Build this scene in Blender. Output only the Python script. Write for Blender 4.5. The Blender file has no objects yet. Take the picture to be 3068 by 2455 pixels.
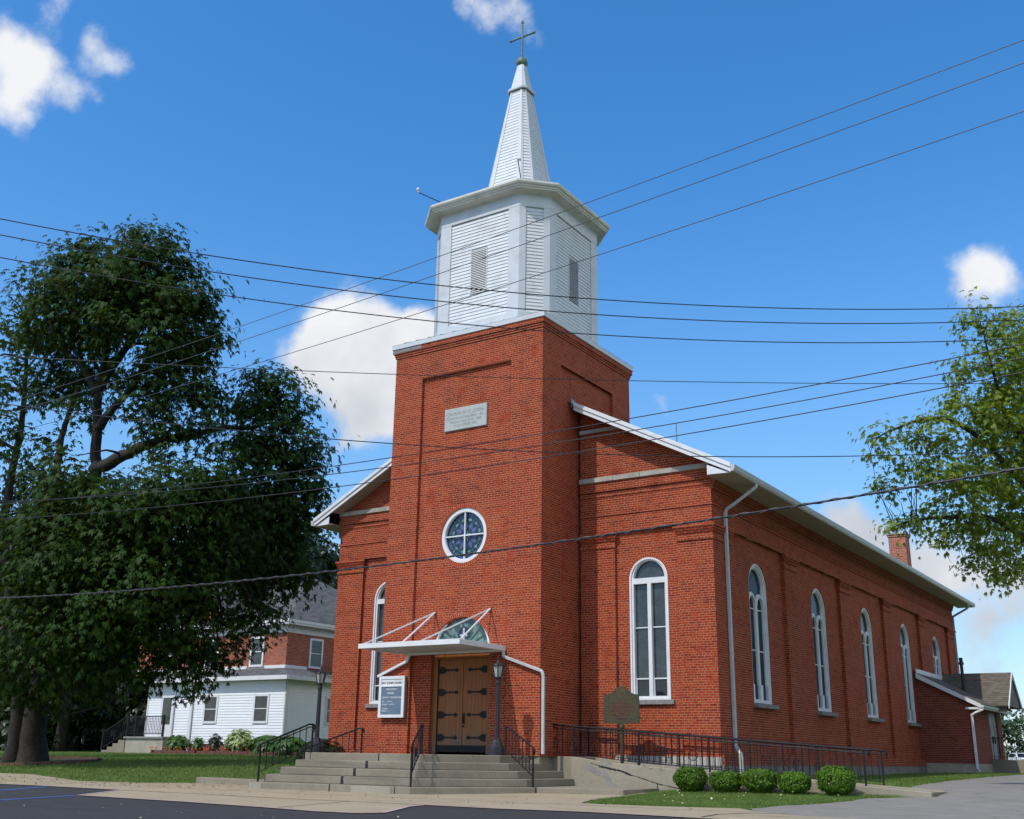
import bpy, bmesh, math, random
import numpy as np
from mathutils import Vector, Matrix
from mathutils.geometry import tessellate_polygon, delaunay_2d_cdt

random.seed(7)
RNG = np.random.default_rng(11)
R = math.radians
SC = bpy.context.scene
COL = SC.collection
PI = math.pi

# ------------------------------------------------------------------ camera
cam_d = bpy.data.cameras.new('camera')
cam = bpy.data.objects.new('camera', cam_d)
COL.objects.link(cam)
yaw, pit, rol = 0.583310, 0.308703, 0.016420
fw = Vector((-math.sin(yaw) * math.cos(pit), math.cos(yaw) * math.cos(pit), math.sin(pit)))
rt = Vector((math.cos(yaw), math.sin(yaw), 0))
up = rt.cross(fw)
rx = math.cos(rol) * rt + math.sin(rol) * up
ux = -math.sin(rol) * rt + math.cos(rol) * up
M = Matrix((( rx.x, ux.x, -fw.x, 0), (rx.y, ux.y, -fw.y, 0), (rx.z, ux.z, -fw.z, 0), (0, 0, 0, 1)))
M.translation = Vector((15.3395, -24.7906, 0.8917))
cam.matrix_world = M
cam_d.sensor_width = 36
cam_d.sensor_fit = 'HORIZONTAL'
cam_d.lens = 38.1211
cam_d.clip_end = 6000
SC.camera = cam

# ------------------------------------------------------------------ light
SUN_EL, SUN_AZ = 52.0, 14.0          # azimuth: degrees to the left of straight-on to the facade
sun_dir = Vector((-math.sin(R(SUN_AZ)) * math.cos(R(SUN_EL)), -math.cos(R(SUN_AZ)) * math.cos(R(SUN_EL)), math.sin(R(SUN_EL))))
sd = bpy.data.lights.new('sun', 'SUN')
sd.energy = 3.3
sd.angle = R(0.55)
sd.color = (1.0, 0.95, 0.87)
so = bpy.data.objects.new('sun', sd)
COL.objects.link(so)
so.rotation_euler = sun_dir.to_track_quat('Z', 'Y').to_euler()
so.location = (-10, -30, 40)

SC.view_settings.view_transform = 'Standard'
SC.view_settings.look = 'None'
SC.view_settings.gamma = 1.0
SC.view_settings.exposure = -0.10
SC.view_settings.use_curve_mapping = False
SC.render.engine = 'CYCLES'
SC.cycles.max_bounces = 6
SC.cycles.diffuse_bounces = 3
SC.cycles.transparent_max_bounces = 8
SC.cycles.use_denoising = True

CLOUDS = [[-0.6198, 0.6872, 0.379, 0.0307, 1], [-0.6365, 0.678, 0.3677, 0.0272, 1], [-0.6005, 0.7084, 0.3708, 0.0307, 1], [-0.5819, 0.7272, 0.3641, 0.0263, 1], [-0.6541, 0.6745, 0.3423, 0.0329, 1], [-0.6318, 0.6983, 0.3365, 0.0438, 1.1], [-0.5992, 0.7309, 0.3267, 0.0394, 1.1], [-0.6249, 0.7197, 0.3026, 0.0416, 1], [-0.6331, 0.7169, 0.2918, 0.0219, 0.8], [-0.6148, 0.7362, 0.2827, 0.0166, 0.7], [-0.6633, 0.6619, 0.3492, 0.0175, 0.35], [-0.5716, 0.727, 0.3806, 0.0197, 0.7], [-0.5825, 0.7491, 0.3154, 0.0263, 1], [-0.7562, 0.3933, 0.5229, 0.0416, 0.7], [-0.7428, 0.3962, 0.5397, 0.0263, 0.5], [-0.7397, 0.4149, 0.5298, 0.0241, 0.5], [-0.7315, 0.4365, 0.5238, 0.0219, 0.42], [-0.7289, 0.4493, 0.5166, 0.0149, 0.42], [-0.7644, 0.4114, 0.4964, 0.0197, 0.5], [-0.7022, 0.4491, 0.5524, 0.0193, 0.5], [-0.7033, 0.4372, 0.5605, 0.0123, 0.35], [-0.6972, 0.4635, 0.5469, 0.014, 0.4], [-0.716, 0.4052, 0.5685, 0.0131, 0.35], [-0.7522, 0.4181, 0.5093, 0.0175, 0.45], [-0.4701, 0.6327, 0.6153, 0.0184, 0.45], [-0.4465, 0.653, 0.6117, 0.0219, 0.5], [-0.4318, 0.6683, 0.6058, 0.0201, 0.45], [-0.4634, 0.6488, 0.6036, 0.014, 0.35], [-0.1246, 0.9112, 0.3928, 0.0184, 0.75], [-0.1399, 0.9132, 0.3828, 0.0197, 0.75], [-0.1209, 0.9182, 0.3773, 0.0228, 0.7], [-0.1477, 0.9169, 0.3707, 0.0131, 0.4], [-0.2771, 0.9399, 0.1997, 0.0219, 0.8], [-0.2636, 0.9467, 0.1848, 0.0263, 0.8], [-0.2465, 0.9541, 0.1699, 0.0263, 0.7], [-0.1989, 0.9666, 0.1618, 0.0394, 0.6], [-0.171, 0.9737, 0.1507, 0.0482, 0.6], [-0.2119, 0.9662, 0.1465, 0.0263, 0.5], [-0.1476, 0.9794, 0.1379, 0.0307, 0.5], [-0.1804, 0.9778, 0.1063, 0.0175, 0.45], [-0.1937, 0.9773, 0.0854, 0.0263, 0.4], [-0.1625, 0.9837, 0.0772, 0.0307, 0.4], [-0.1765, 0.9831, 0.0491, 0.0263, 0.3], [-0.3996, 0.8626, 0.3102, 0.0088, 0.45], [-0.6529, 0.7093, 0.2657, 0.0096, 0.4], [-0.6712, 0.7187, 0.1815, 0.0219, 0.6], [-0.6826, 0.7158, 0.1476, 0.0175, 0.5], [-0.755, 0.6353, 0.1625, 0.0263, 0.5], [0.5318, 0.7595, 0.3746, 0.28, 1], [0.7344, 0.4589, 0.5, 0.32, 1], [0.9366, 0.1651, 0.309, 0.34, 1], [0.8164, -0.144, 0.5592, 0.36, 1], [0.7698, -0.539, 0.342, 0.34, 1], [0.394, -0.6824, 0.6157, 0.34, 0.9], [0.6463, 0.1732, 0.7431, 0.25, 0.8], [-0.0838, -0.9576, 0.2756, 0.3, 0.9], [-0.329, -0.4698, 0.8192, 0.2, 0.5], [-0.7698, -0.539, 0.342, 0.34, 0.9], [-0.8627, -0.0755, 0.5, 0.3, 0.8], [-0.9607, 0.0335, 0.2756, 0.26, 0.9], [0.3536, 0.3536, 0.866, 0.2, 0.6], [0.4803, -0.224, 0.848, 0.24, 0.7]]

world = bpy.data.worlds.new('World')
SC.world = world
world.use_nodes = True
wt = world.node_tree
wt.nodes.clear()


def N(t, kind, **kw):
    n = t.nodes.new(kind)
    for k, v in kw.items():
        if k.startswith('i_'):
            n.inputs[int(k[2:])].default_value = v
        else:
            setattr(n, k, v)
    return n


def math_n(t, op, a, b=None, c=None, clamp=False):
    n = t.nodes.new('ShaderNodeMath')
    n.operation = op
    n.use_clamp = clamp
    for i, v in enumerate((a, b, c)):
        if v is None:
            continue
        if isinstance(v, (int, float)):
            n.inputs[i].default_value = v
        else:
            t.links.new(v, n.inputs[i])
    return n.outputs[0]


def ramp_n(t, fac, stops, interp='LINEAR'):
    n = t.nodes.new('ShaderNodeValToRGB')
    n.color_ramp.interpolation = interp
    el = n.color_ramp.elements
    while len(el) > 1:
        el.remove(el[-1])
    el[0].position = stops[0][0]
    el[0].color = (*stops[0][1], 1)
    for p, c in stops[1:]:
        e = el.new(p)
        e.color = (*c, 1)
    if fac is not None:
        t.links.new(fac, n.inputs[0])
    return n.outputs[0]


def mix_n(t, fac, a, b, mode='MIX'):
    n = t.nodes.new('ShaderNodeMix')
    n.data_type = 'RGBA'
    n.blend_type = mode
    n.clamp_factor = True
    for sock, v in ((n.inputs[0], fac), (n.inputs[6], a), (n.inputs[7], b)):
        if isinstance(v, (int, float)):
            sock.default_value = v
        elif isinstance(v, tuple):
            sock.default_value = (*v, 1) if len(v) == 3 else v
        else:
            t.links.new(v, sock)
    return n.outputs[2]


def maprange(t, v, a, b, c=0.0, d=1.0, smooth=True):
    n = t.nodes.new('ShaderNodeMapRange')
    n.interpolation_type = 'SMOOTHSTEP' if smooth else 'LINEAR'
    t.links.new(v, n.inputs[0])
    for i, x in enumerate((a, b, c, d)):
        n.inputs[i + 1].default_value = x
    return n.outputs[0]


def build_world():
    t = wt
    L = t.links.new
    out = N(t, 'ShaderNodeOutputWorld')
    sky = N(t, 'ShaderNodeTexSky')
    sky.sky_type = 'NISHITA'
    sky.sun_disc = False
    sky.sun_elevation = R(SUN_EL)
    sky.sun_rotation = R(180 + SUN_AZ)
    sky.air_density = 1.0
    sky.dust_density = 0.6
    sky.ozone_density = 3.0
    hs = N(t, 'ShaderNodeHueSaturation')
    hs.inputs['Saturation'].default_value = 1.32
    hs.inputs['Value'].default_value = 1.6
    L(sky.outputs[0], hs.inputs['Color'])
    bg = N(t, 'ShaderNodeBackground')
    bg.inputs[1].default_value = 0.15
    # clouds, laid out by direction on the sky sphere
    tc = N(t, 'ShaderNodeTexCoord')
    d = tc.outputs['Generated']
    warp = N(t, 'ShaderNodeTexNoise')
    warp.inputs['Scale'].default_value = 14
    warp.inputs['Detail'].default_value = 5
    L(d, warp.inputs['Vector'])
    sub = N(t, 'ShaderNodeVectorMath', operation='SUBTRACT')
    L(warp.outputs['Color'], sub.inputs[0])
    sub.inputs[1].default_value = (.5, .5, .5)
    sc = N(t, 'ShaderNodeVectorMath', operation='SCALE')
    L(sub.outputs[0], sc.inputs[0])
    sc.inputs[3].default_value = 0.05
    add = N(t, 'ShaderNodeVectorMath', operation='ADD')
    L(d, add.inputs[0])
    L(sc.outputs[0], add.inputs[1])
    dw = add.outputs[0]
    cur = None
    for cx, cy, cz, r, w in [c for c in CLOUDS if c[3] < .2]:
        ds = N(t, 'ShaderNodeVectorMath', operation='DISTANCE')
        L(dw, ds.inputs[0])
        ds.inputs[1].default_value = (cx, cy, cz)
        v = maprange(t, ds.outputs['Value'], 0.0, r * 1.55, w, 0.0)
        cur = v if cur is None else math_n(t, 'ADD', cur, v)
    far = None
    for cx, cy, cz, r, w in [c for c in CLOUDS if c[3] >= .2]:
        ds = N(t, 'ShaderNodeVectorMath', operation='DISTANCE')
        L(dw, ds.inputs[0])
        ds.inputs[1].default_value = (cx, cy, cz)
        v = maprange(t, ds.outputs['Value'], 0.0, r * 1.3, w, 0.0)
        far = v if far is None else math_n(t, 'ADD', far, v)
    nz = N(t, 'ShaderNodeTexNoise')
    nz.inputs['Scale'].default_value = 20
    nz.inputs['Detail'].default_value = 12
    nz.inputs['Roughness'].default_value = 0.62
    L(d, nz.inputs['Vector'])
    nzc = math_n(t, 'SUBTRACT', nz.outputs['Fac'], 0.5)
    dens = math_n(t, 'MULTIPLY_ADD', nzc, 2.0, cur)
    alpha = maprange(t, dens, 0.12, 1.15, 0, 1)
    # only where a cloud blob reaches
    gate = maprange(t, cur, 0.0, 0.15, 0, 1)
    alpha = math_n(t, 'MULTIPLY', alpha, gate)
    alpha = math_n(t, 'MULTIPLY', alpha, 0.97)
    n2 = N(t, 'ShaderNodeTexNoise')
    n2.inputs['Scale'].default_value = 11
    n2.inputs['Detail'].default_value = 6
    L(d, n2.inputs['Vector'])
    sepd = N(t, 'ShaderNodeSeparateXYZ')
    L(d, sepd.inputs[0])
    body = math_n(t, 'MULTIPLY_ADD', math_n(t, 'SUBTRACT', n2.outputs['Fac'], 0.5), 1.3, math_n(t, 'MULTIPLY_ADD', sepd.outputs['Z'], 2.0, -0.05))
    ccol = ramp_n(t, body, [(0.0, (3.6, 3.9, 4.4)), (0.4, (4.9, 5.1, 5.4)), (0.75, (6.6, 6.65, 6.75))])
    skyc = hs.outputs[0]
    # pale veil low in the sky
    veil = maprange(t, sepd.outputs['Z'], 0.0, 0.50, 0.55, 0.0)
    skyc = mix_n(t, veil, skyc, (2.2, 3.5, 5.2))
    c = mix_n(t, alpha, skyc, ccol)
    # bright cumulus added to the sky out of view, filling the shaded sides
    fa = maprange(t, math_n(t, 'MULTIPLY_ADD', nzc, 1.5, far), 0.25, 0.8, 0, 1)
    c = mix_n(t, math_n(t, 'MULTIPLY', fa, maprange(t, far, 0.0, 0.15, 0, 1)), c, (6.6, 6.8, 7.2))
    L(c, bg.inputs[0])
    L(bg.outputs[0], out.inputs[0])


build_world()

# ------------------------------------------------------------------ materials
MATS = {}


def new_mat(name):
    m = bpy.data.materials.new(name)
    m.use_nodes = True
    t = m.node_tree
    t.nodes.clear()
    out = N(t, 'ShaderNodeOutputMaterial')
    b = N(t, 'ShaderNodeBsdfPrincipled')
    t.links.new(b.outputs[0], out.inputs[0])
    MATS[name] = m
    return m, t, b


def setv(t, sock, v):
    if isinstance(v, (int, float)):
        sock.default_value = v
    elif isinstance(v, tuple):
        sock.default_value = (*v, 1) if len(v) == 3 else v
    else:
        t.links.new(v, sock)


def obj_coord(t):
    return N(t, 'ShaderNodeTexCoord').outputs['Object']


def noise(t, vec, scale, detail=4, rough=0.55, dist=0.0):
    n = N(t, 'ShaderNodeTexNoise')
    n.inputs['Scale'].default_value = scale
    n.inputs['Detail'].default_value = detail
    n.inputs['Roughness'].default_value = rough
    n.inputs['Distortion'].default_value = dist
    if vec is not None:
        t.links.new(vec, n.inputs['Vector'])
    return n.outputs['Fac']


def bump(t, b, h, strength=0.3, dist=0.01):
    n = N(t, 'ShaderNodeBump')
    n.inputs['Strength'].default_value = strength
    n.inputs['Distance'].default_value = dist
    t.links.new(h, n.inputs['Height'])
    t.links.new(n.outputs[0], b.inputs['Normal'])


def simple(name, col, rough=0.6, metal=0.0, var=0.12, scale=6.0, bumpy=0.0, spec=0.5, dirt=None):
    m, t, b = new_mat(name)
    v = obj_coord(t)
    n1 = noise(t, v, scale, 5)
    dark = tuple(c * (1 - var) for c in col)
    lite = tuple(min(1, c * (1 + var)) for c in col)
    c = ramp_n(t, n1, [(0.3, dark), (0.7, lite)])
    if dirt:
        dc, amt, ds = dirt
        n2 = noise(t, v, ds, 7, 0.65, 0.6)
        c = mix_n(t, maprange(t, n2, 0.5, 0.75, 0, amt), c, dc)
    setv(t, b.inputs['Base Color'], c)
    b.inputs['Roughness'].default_value = rough
    b.inputs['Metallic'].default_value = metal
    b.inputs['Specular IOR Level'].default_value = spec
    if bumpy:
        bump(t, b, noise(t, v, scale * 6, 4), bumpy, 0.01)
    return m


def brick_mat(name, cols, mortar, w=0.205, h=0.064, ms=0.0055, header=6, uv=False, rough=0.85, soot=0.35, stain=0.25):
    m, t, b = new_mat(name)
    L = t.links.new
    tc = N(t, 'ShaderNodeTexCoord')
    if uv:
        sep = N(t, 'ShaderNodeSeparateXYZ')
        L(tc.outputs['UV'], sep.inputs[0])
        u, v = sep.outputs['X'], sep.outputs['Y']
    else:
        sep = N(t, 'ShaderNodeSeparateXYZ')
        L(tc.outputs['Object'], sep.inputs[0])
        geo = N(t, 'ShaderNodeNewGeometry')
        sn = N(t, 'ShaderNodeSeparateXYZ')
        L(geo.outputs['True Normal'], sn.inputs[0])
        side = math_n(t, 'GREATER_THAN', math_n(t, 'ABSOLUTE', sn.outputs['X']), 0.6)
        u = math_n(t, 'ADD', math_n(t, 'MULTIPLY', sep.outputs['X'], math_n(t, 'SUBTRACT', 1.0, side)),
                   math_n(t, 'MULTIPLY', sep.outputs['Y'], side))
        v = sep.outputs['Z']
    # slightly wandering courses
    ob = tc.outputs['Object']
    wob = math_n(t, 'MULTIPLY', math_n(t, 'SUBTRACT', noise(t, ob, 1.7, 3), 0.5), 0.018)
    v = math_n(t, 'ADD', v, wob)
    u = math_n(t, 'ADD', u, math_n(t, 'MULTIPLY', math_n(t, 'SUBTRACT', noise(t, ob, 9, 2), 0.5), 0.02))
    comb = N(t, 'ShaderNodeCombineXYZ')
    L(u, comb.inputs[0])
    L(v, comb.inputs[1])

    def brick(bw):
        n = N(t, 'ShaderNodeTexBrick')
        n.offset = 0.5
        n.inputs['Scale'].default_value = 1
        n.inputs['Mortar Size'].default_value = ms
        n.inputs['Mortar Smooth'].default_value = 0.25
        n.inputs['Brick Width'].default_value = bw
        n.inputs['Row Height'].default_value = h
        L(comb.outputs[0], n.inputs['Vector'])
        return n.outputs['Fac']
    row = math_n(t, 'FLOOR', math_n(t, 'DIVIDE', v, h))
    f1 = brick(w)
    par = math_n(t, 'SUBTRACT', 1.0, math_n(t, 'ABSOLUTE', math_n(t, 'MODULO', row, 2.0)))

    def cell(bw):
        return math_n(t, 'FLOOR', math_n(t, 'ADD', math_n(t, 'DIVIDE', u, bw), math_n(t, 'MULTIPLY', par, 0.5)))
    cid = cell(w)
    fac = f1
    if header:
        hd = math_n(t, 'LESS_THAN', math_n(t, 'ABSOLUTE', math_n(t, 'MODULO', row, float(header))), 0.5)
        f2 = brick(w / 2)
        fac = math_n(t, 'ADD', math_n(t, 'MULTIPLY', f1, math_n(t, 'SUBTRACT', 1.0, hd)), math_n(t, 'MULTIPLY', f2, hd))
        cid = math_n(t, 'ADD', math_n(t, 'MULTIPLY', cid, math_n(t, 'SUBTRACT', 1.0, hd)),
                     math_n(t, 'MULTIPLY', math_n(t, 'ADD', cell(w / 2), 313.0), hd))
    cc = N(t, 'ShaderNodeCombineXYZ')
    L(cid, cc.inputs[0])
    L(row, cc.inputs[1])
    wn = N(t, 'ShaderNodeTexWhiteNoise')
    wn.noise_dimensions = '2D'
    L(cc.outputs[0], wn.inputs['Vector'])
    k = len(cols)
    col = ramp_n(t, wn.outputs['Value'], [(i / (k - 1), c) for i, c in enumerate(cols)])
    grain = noise(t, ob, 60, 3)
    col = mix_n(t, maprange(t, grain, 0.35, 0.75, 0, 0.35), col, tuple(c * 0.55 for c in cols[0]))
    # patches of weathering with shapes of their own
    big = noise(t, ob, 0.55, 6, 0.6, 0.8)
    col = mix_n(t, maprange(t, big, 0.48, 0.72, 0, soot), col, tuple(c * 0.45 for c in cols[0]))
    st = noise(t, ob, 1.3, 7, 0.65, 1.2)
    col = mix_n(t, maprange(t, st, 0.58, 0.76, 0, stain * .6), col, (0.40, 0.15, 0.08))
    mvar = mix_n(t, noise(t, ob, 2.2, 5), tuple(c * 0.72 for c in mortar), tuple(min(1, c * 1.2) for c in mortar))
    # mortar missing or bright here and there
    fa = math_n(t, 'MULTIPLY', fac, maprange(t, noise(t, ob, 2.7, 5), 0.28, 0.50, 0.35, 1.0))
    c = mix_n(t, fa, col, mvar)
    setv(t, b.inputs['Base Color'], c)
    b.inputs['Roughness'].default_value = rough
    b.inputs['Specular IOR Level'].default_value = 0.25
    hgt = math_n(t, 'ADD', math_n(t, 'MULTIPLY', fac, -1.0), math_n(t, 'MULTIPLY', grain, 0.5))
    bump(t, b, hgt, 0.45, 0.008)
    return m


RED = [(0.18, 0.020, 0.007), (0.28, 0.032, 0.008), (0.35, 0.046, 0.010), (0.29, 0.032, 0.008), (0.38, 0.060, 0.012), (0.26, 0.027, 0.008), (0.33, 0.042, 0.010)]
brick_mat('red_brick', RED, (0.50, 0.25, 0.15), ms=0.0058, soot=0.5, stain=0.45)
brick_mat('arch_brick', RED[2:], (0.50, 0.25, 0.15), w=0.4, header=0, uv=True, ms=0.006, soot=0.1)
brick_mat('dark_red_brick', [(0.15, 0.027, 0.018), (0.25, 0.046, 0.024), (0.20, 0.034, 0.02), (0.28, 0.06, 0.03)], (0.40, 0.24, 0.17), w=0.215, h=0.07, header=0, soot=0.15, stain=0.1)
brick_mat('house_brick', [(0.27, 0.07, 0.04), (0.40, 0.115, 0.06), (0.34, 0.09, 0.05), (0.22, 0.055, 0.035)], (0.5, 0.36, 0.28), w=0.215, h=0.072, header=0)
brick_mat('chimney_brick', [(0.34, 0.09, 0.05), (0.50, 0.17, 0.09), (0.26, 0.065, 0.04), (0.44, 0.13, 0.065)], (0.62, 0.5, 0.42), w=0.21, h=0.072, header=0, soot=0.1)

simple('white_paint', (0.70, 0.71, 0.72), 0.45, var=0.06, scale=3, dirt=((0.42, 0.40, 0.36), 0.35, 2.2))
simple('grey_white_metal', (0.57, 0.60, 0.62), 0.42, var=0.06, scale=2.5, dirt=((0.34, 0.33, 0.29), 0.4, 1.7))
simple('siding_white', (0.64, 0.66, 0.67), 0.5, var=0.05, scale=2, dirt=((0.36, 0.36, 0.33), 0.45, 1.5))
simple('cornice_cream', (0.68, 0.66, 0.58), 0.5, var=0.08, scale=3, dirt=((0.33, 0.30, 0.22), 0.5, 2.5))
simple('house_siding', (0.80, 0.82, 0.84), 0.5, var=0.03, scale=1, dirt=((0.62, 0.65, 0.64), 0.25, 0.7))
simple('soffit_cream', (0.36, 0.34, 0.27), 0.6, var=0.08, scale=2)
simple('grey_downspout', (0.46, 0.47, 0.46), 0.4, var=0.1, scale=5)
simple('stone', (0.36, 0.34, 0.29), 0.85, var=0.2, scale=4, bumpy=0.35, dirt=((0.16, 0.15, 0.13), 0.6, 2.5))
simple('sill_stone', (0.22, 0.21, 0.20), 0.9, var=0.25, scale=9, bumpy=0.5)
simple('plaque_stone', (0.40, 0.43, 0.42), 0.7, var=0.1, scale=3, bumpy=0.15, dirt=((0.50, 0.47, 0.38), 0.5, 1.6))
simple('plaque_letter', (0.32, 0.34, 0.33), 0.8, var=0.3, scale=12)
simple('tar_patch', (0.22, 0.25, 0.29), 0.5, var=0.35, scale=6, bumpy=0.6)
simple('green_flashing', (0.36, 0.46, 0.45), 0.5, var=0.12, scale=5)
simple('copper_green', (0.10, 0.17, 0.14), 0.55, metal=0.0, var=0.5, scale=9, dirt=((0.30, 0.40, 0.33), 0.6, 6))
simple('dark_iron', (0.008, 0.007, 0.009), 0.6, var=0.35, scale=12, spec=0.3, dirt=((0.05, 0.022, 0.015), 0.35, 9))
simple('lamp_iron', (0.018, 0.02, 0.026), 0.5, var=0.25, scale=8)
simple('lamp_pane', (0.36, 0.35, 0.33), 0.35, var=0.15, scale=7)
simple('rust_red', (0.17, 0.035, 0.02), 0.8, var=0.35, scale=12)
simple('black_tar', (0.015, 0.014, 0.014), 0.75, var=0.4, scale=12, bumpy=0.4)
simple('shingle_dark', (0.055, 0.052, 0.05), 0.9, var=0.4, scale=4, bumpy=0.6)
simple('block_wall', (0.36, 0.33, 0.26), 0.9, var=0.14, scale=3, bumpy=0.3, dirt=((0.2, 0.18, 0.14), 0.5, 1.8))
simple('foundation', (0.21, 0.195, 0.175), 0.95, var=0.25, scale=3, bumpy=0.5, dirt=((0.10, 0.09, 0.08), 0.6, 1.6))
simple('marker_bronze', (0.045, 0.040, 0.018), 0.5, var=0.3, scale=8)
simple('marker_gold', (0.12, 0.085, 0.022), 0.5, var=0.25, scale=20)
simple('marker_maroon', (0.055, 0.012, 0.011), 0.55, var=0.3, scale=15)
simple('bark', (0.036, 0.029, 0.023), 0.95, var=0.45, scale=7, bumpy=1.0)
simple('bark_pale', (0.13, 0.105, 0.075), 0.95, var=0.4, scale=7, bumpy=1.0)
simple('cable_black', (0.02, 0.02, 0.022), 0.45, var=0.1)
simple('cable_grey', (0.09, 0.09, 0.095), 0.4, var=0.1)
simple('board_blue', (0.11, 0.16, 0.23), 0.18, var=0.12, scale=3)
simple('letter_white', (0.62, 0.64, 0.66), 0.6, var=0.05)
simple('letter_black', (0.012, 0.012, 0.016), 0.6, var=0.05)
simple('edging_block', (0.14, 0.055, 0.045), 0.9, var=0.4, scale=7, bumpy=0.6)
simple('mulch', (0.045, 0.026, 0.018), 1.0, var=0.6, scale=14, bumpy=1.0)
simple('door_grey', (0.20, 0.21, 0.22), 0.5, var=0.1)
simple('car_white', (0.75, 0.76, 0.78), 0.25, var=0.02)
simple('rubber', (0.02, 0.02, 0.02), 0.8, var=0.2)
simple('bus_cream', (0.62, 0.50, 0.28), 0.4, var=0.06)
simple('bus_yellow', (0.62, 0.36, 0.04), 0.4, var=0.06)
simple('flower_orange', (0.75, 0.16, 0.01), 0.6, var=0.3, scale=30)
simple('glass_dark', (0.012, 0.014, 0.018), 0.06, var=0.2, scale=2, spec=0.6)
simple('louver_dark', (0.035, 0.045, 0.05), 0.6, var=0.2)
simple('lead', (0.05, 0.055, 0.06), 0.5, var=0.2, scale=20)
for nm, c in (('pane_navy', (0.010, 0.022, 0.050)), ('pane_blue', (0.03, 0.085, 0.27)), ('pane_lavender', (0.085, 0.10, 0.21)),
              ('pane_teal', (0.03, 0.085, 0.085)), ('pane_pale', (0.14, 0.24, 0.22)), ('pane_dim', (0.045, 0.075, 0.075)),
              ('pane_white', (0.42, 0.46, 0.50)), ('pane_green', (0.10, 0.19, 0.16))):
    simple(nm, c, 0.12, var=0.3, scale=14, spec=0.5)


def glass_mat(name, base, lead, scale, rough):
    m, t, b = new_mat(name)
    v = obj_coord(t)
    vo = N(t, 'ShaderNodeTexVoronoi')
    vo.feature = 'DISTANCE_TO_EDGE'
    vo.inputs['Scale'].default_value = scale
    t.links.new(v, vo.inputs['Vector'])
    e = maprange(t, vo.outputs['Distance'], 0.0, 0.05, 1, 0)
    n1 = noise(t, v, 1.6, 5, 0.6, 0.5)
    c = ramp_n(t, n1, [(0.3, tuple(x * 0.5 for x in base)), (0.55, base), (0.75, tuple(x * 1.7 for x in base))])
    c = mix_n(t, math_n(t, 'MULTIPLY', e, 0.32), c, lead)
    setv(t, b.inputs['Base Color'], c)
    b.inputs['Roughness'].default_value = rough
    b.inputs['Specular IOR Level'].default_value = 0.55
    bump(t, b, noise(t, v, 2.2, 2), 0.06, 0.05)
    return m


glass_mat('storm_glass', (0.040, 0.048, 0.052), (0.12, 0.15, 0.15), 12, 0.08)
glass_mat('side_glass', (0.016, 0.020, 0.022), (0.05, 0.06, 0.06), 10, 0.12)
MATS['side_glass'].node_tree.nodes['Principled BSDF'].inputs['Specular IOR Level'].default_value = 0.12
glass_mat('lower_glass', (0.014, 0.016, 0.022), (0.02, 0.022, 0.03), 3, 0.08)
glass_mat('house_glass', (0.05, 0.055, 0.055), (0.06, 0.065, 0.06), 2, 0.08)


def concrete(name, base, light, crack=0.0, scale=1.0, rough=0.92):
    m, t, b = new_mat(name)
    v = obj_coord(t)
    n1 = noise(t, v, 0.9 * scale, 7, 0.65, 0.4)
    n2 = noise(t, v, 14 * scale, 5, 0.7)
    n3 = noise(t, v, 90, 3, 0.7)
    c = ramp_n(t, n1, [(0.25, base), (0.75, light)])
    c = mix_n(t, maprange(t, n2, 0.4, 0.8, 0, 0.35), c, tuple(x * 0.6 for x in base))
    c = mix_n(t, maprange(t, n3, 0.52, 0.72, 0, 0.4), c, tuple(x * 0.5 for x in base))
    sp = noise(t, v, 3.1, 6, 0.7, 1.0)
    c = mix_n(t, maprange(t, sp, 0.60, 0.75, 0, 0.5), c, tuple(x * 0.55 for x in base))
    h = n3
    if crack:
        vo = N(t, 'ShaderNodeTexVoronoi')
        vo.feature = 'DISTANCE_TO_EDGE'
        vo.inputs['Scale'].default_value = crack
        wv = N(t, 'ShaderNodeVectorMath', operation='ADD')
        nn = N(t, 'ShaderNodeTexNoise')
        nn.inputs['Scale'].default_value = 3
        nn.inputs['Detail'].default_value = 5
        t.links.new(v, nn.inputs['Vector'])
        sc = N(t, 'ShaderNodeVectorMath', operation='SCALE')
        sc.inputs[3].default_value = 0.5
        t.links.new(nn.outputs['Color'], sc.inputs[0])
        t.links.new(v, wv.inputs[0])
        t.links.new(sc.outputs[0], wv.inputs[1])
        t.links.new(wv.outputs[0], vo.inputs['Vector'])
        e = maprange(t, vo.outputs['Distance'], 0.0, 0.010, 1, 0)
        e = math_n(t, 'MULTIPLY', e, maprange(t, noise(t, v, 0.8, 3), 0.45, 0.6, 0, 1))
        c = mix_n(t, math_n(t, 'MULTIPLY', e, 0.75), c, tuple(x * 0.25 for x in base))
    setv(t, b.inputs['Base Color'], c)
    b.inputs['Roughness'].default_value = rough
    b.inputs['Specular IOR Level'].default_value = 0.2
    bump(t, b, h, 0.3, 0.006)
    return m


concrete('sidewalk_concrete', (0.32, 0.265, 0.175), (0.42, 0.35, 0.24), crack=0.35)
concrete('step_concrete', (0.20, 0.175, 0.130), (0.31, 0.275, 0.21))
concrete('ramp_concrete', (0.26, 0.23, 0.175), (0.36, 0.32, 0.245), crack=0.9)
concrete('drive_gravel', (0.21, 0.195, 0.17), (0.29, 0.27, 0.24), crack=0.4, scale=2.0)
concrete('step_patch', (0.30, 0.275, 0.22), (0.38, 0.35, 0.29))
concrete('spall', (0.17, 0.165, 0.15), (0.34, 0.325, 0.29), scale=4)
concrete('limestone', (0.42, 0.40, 0.35), (0.52, 0.50, 0.45))


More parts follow.
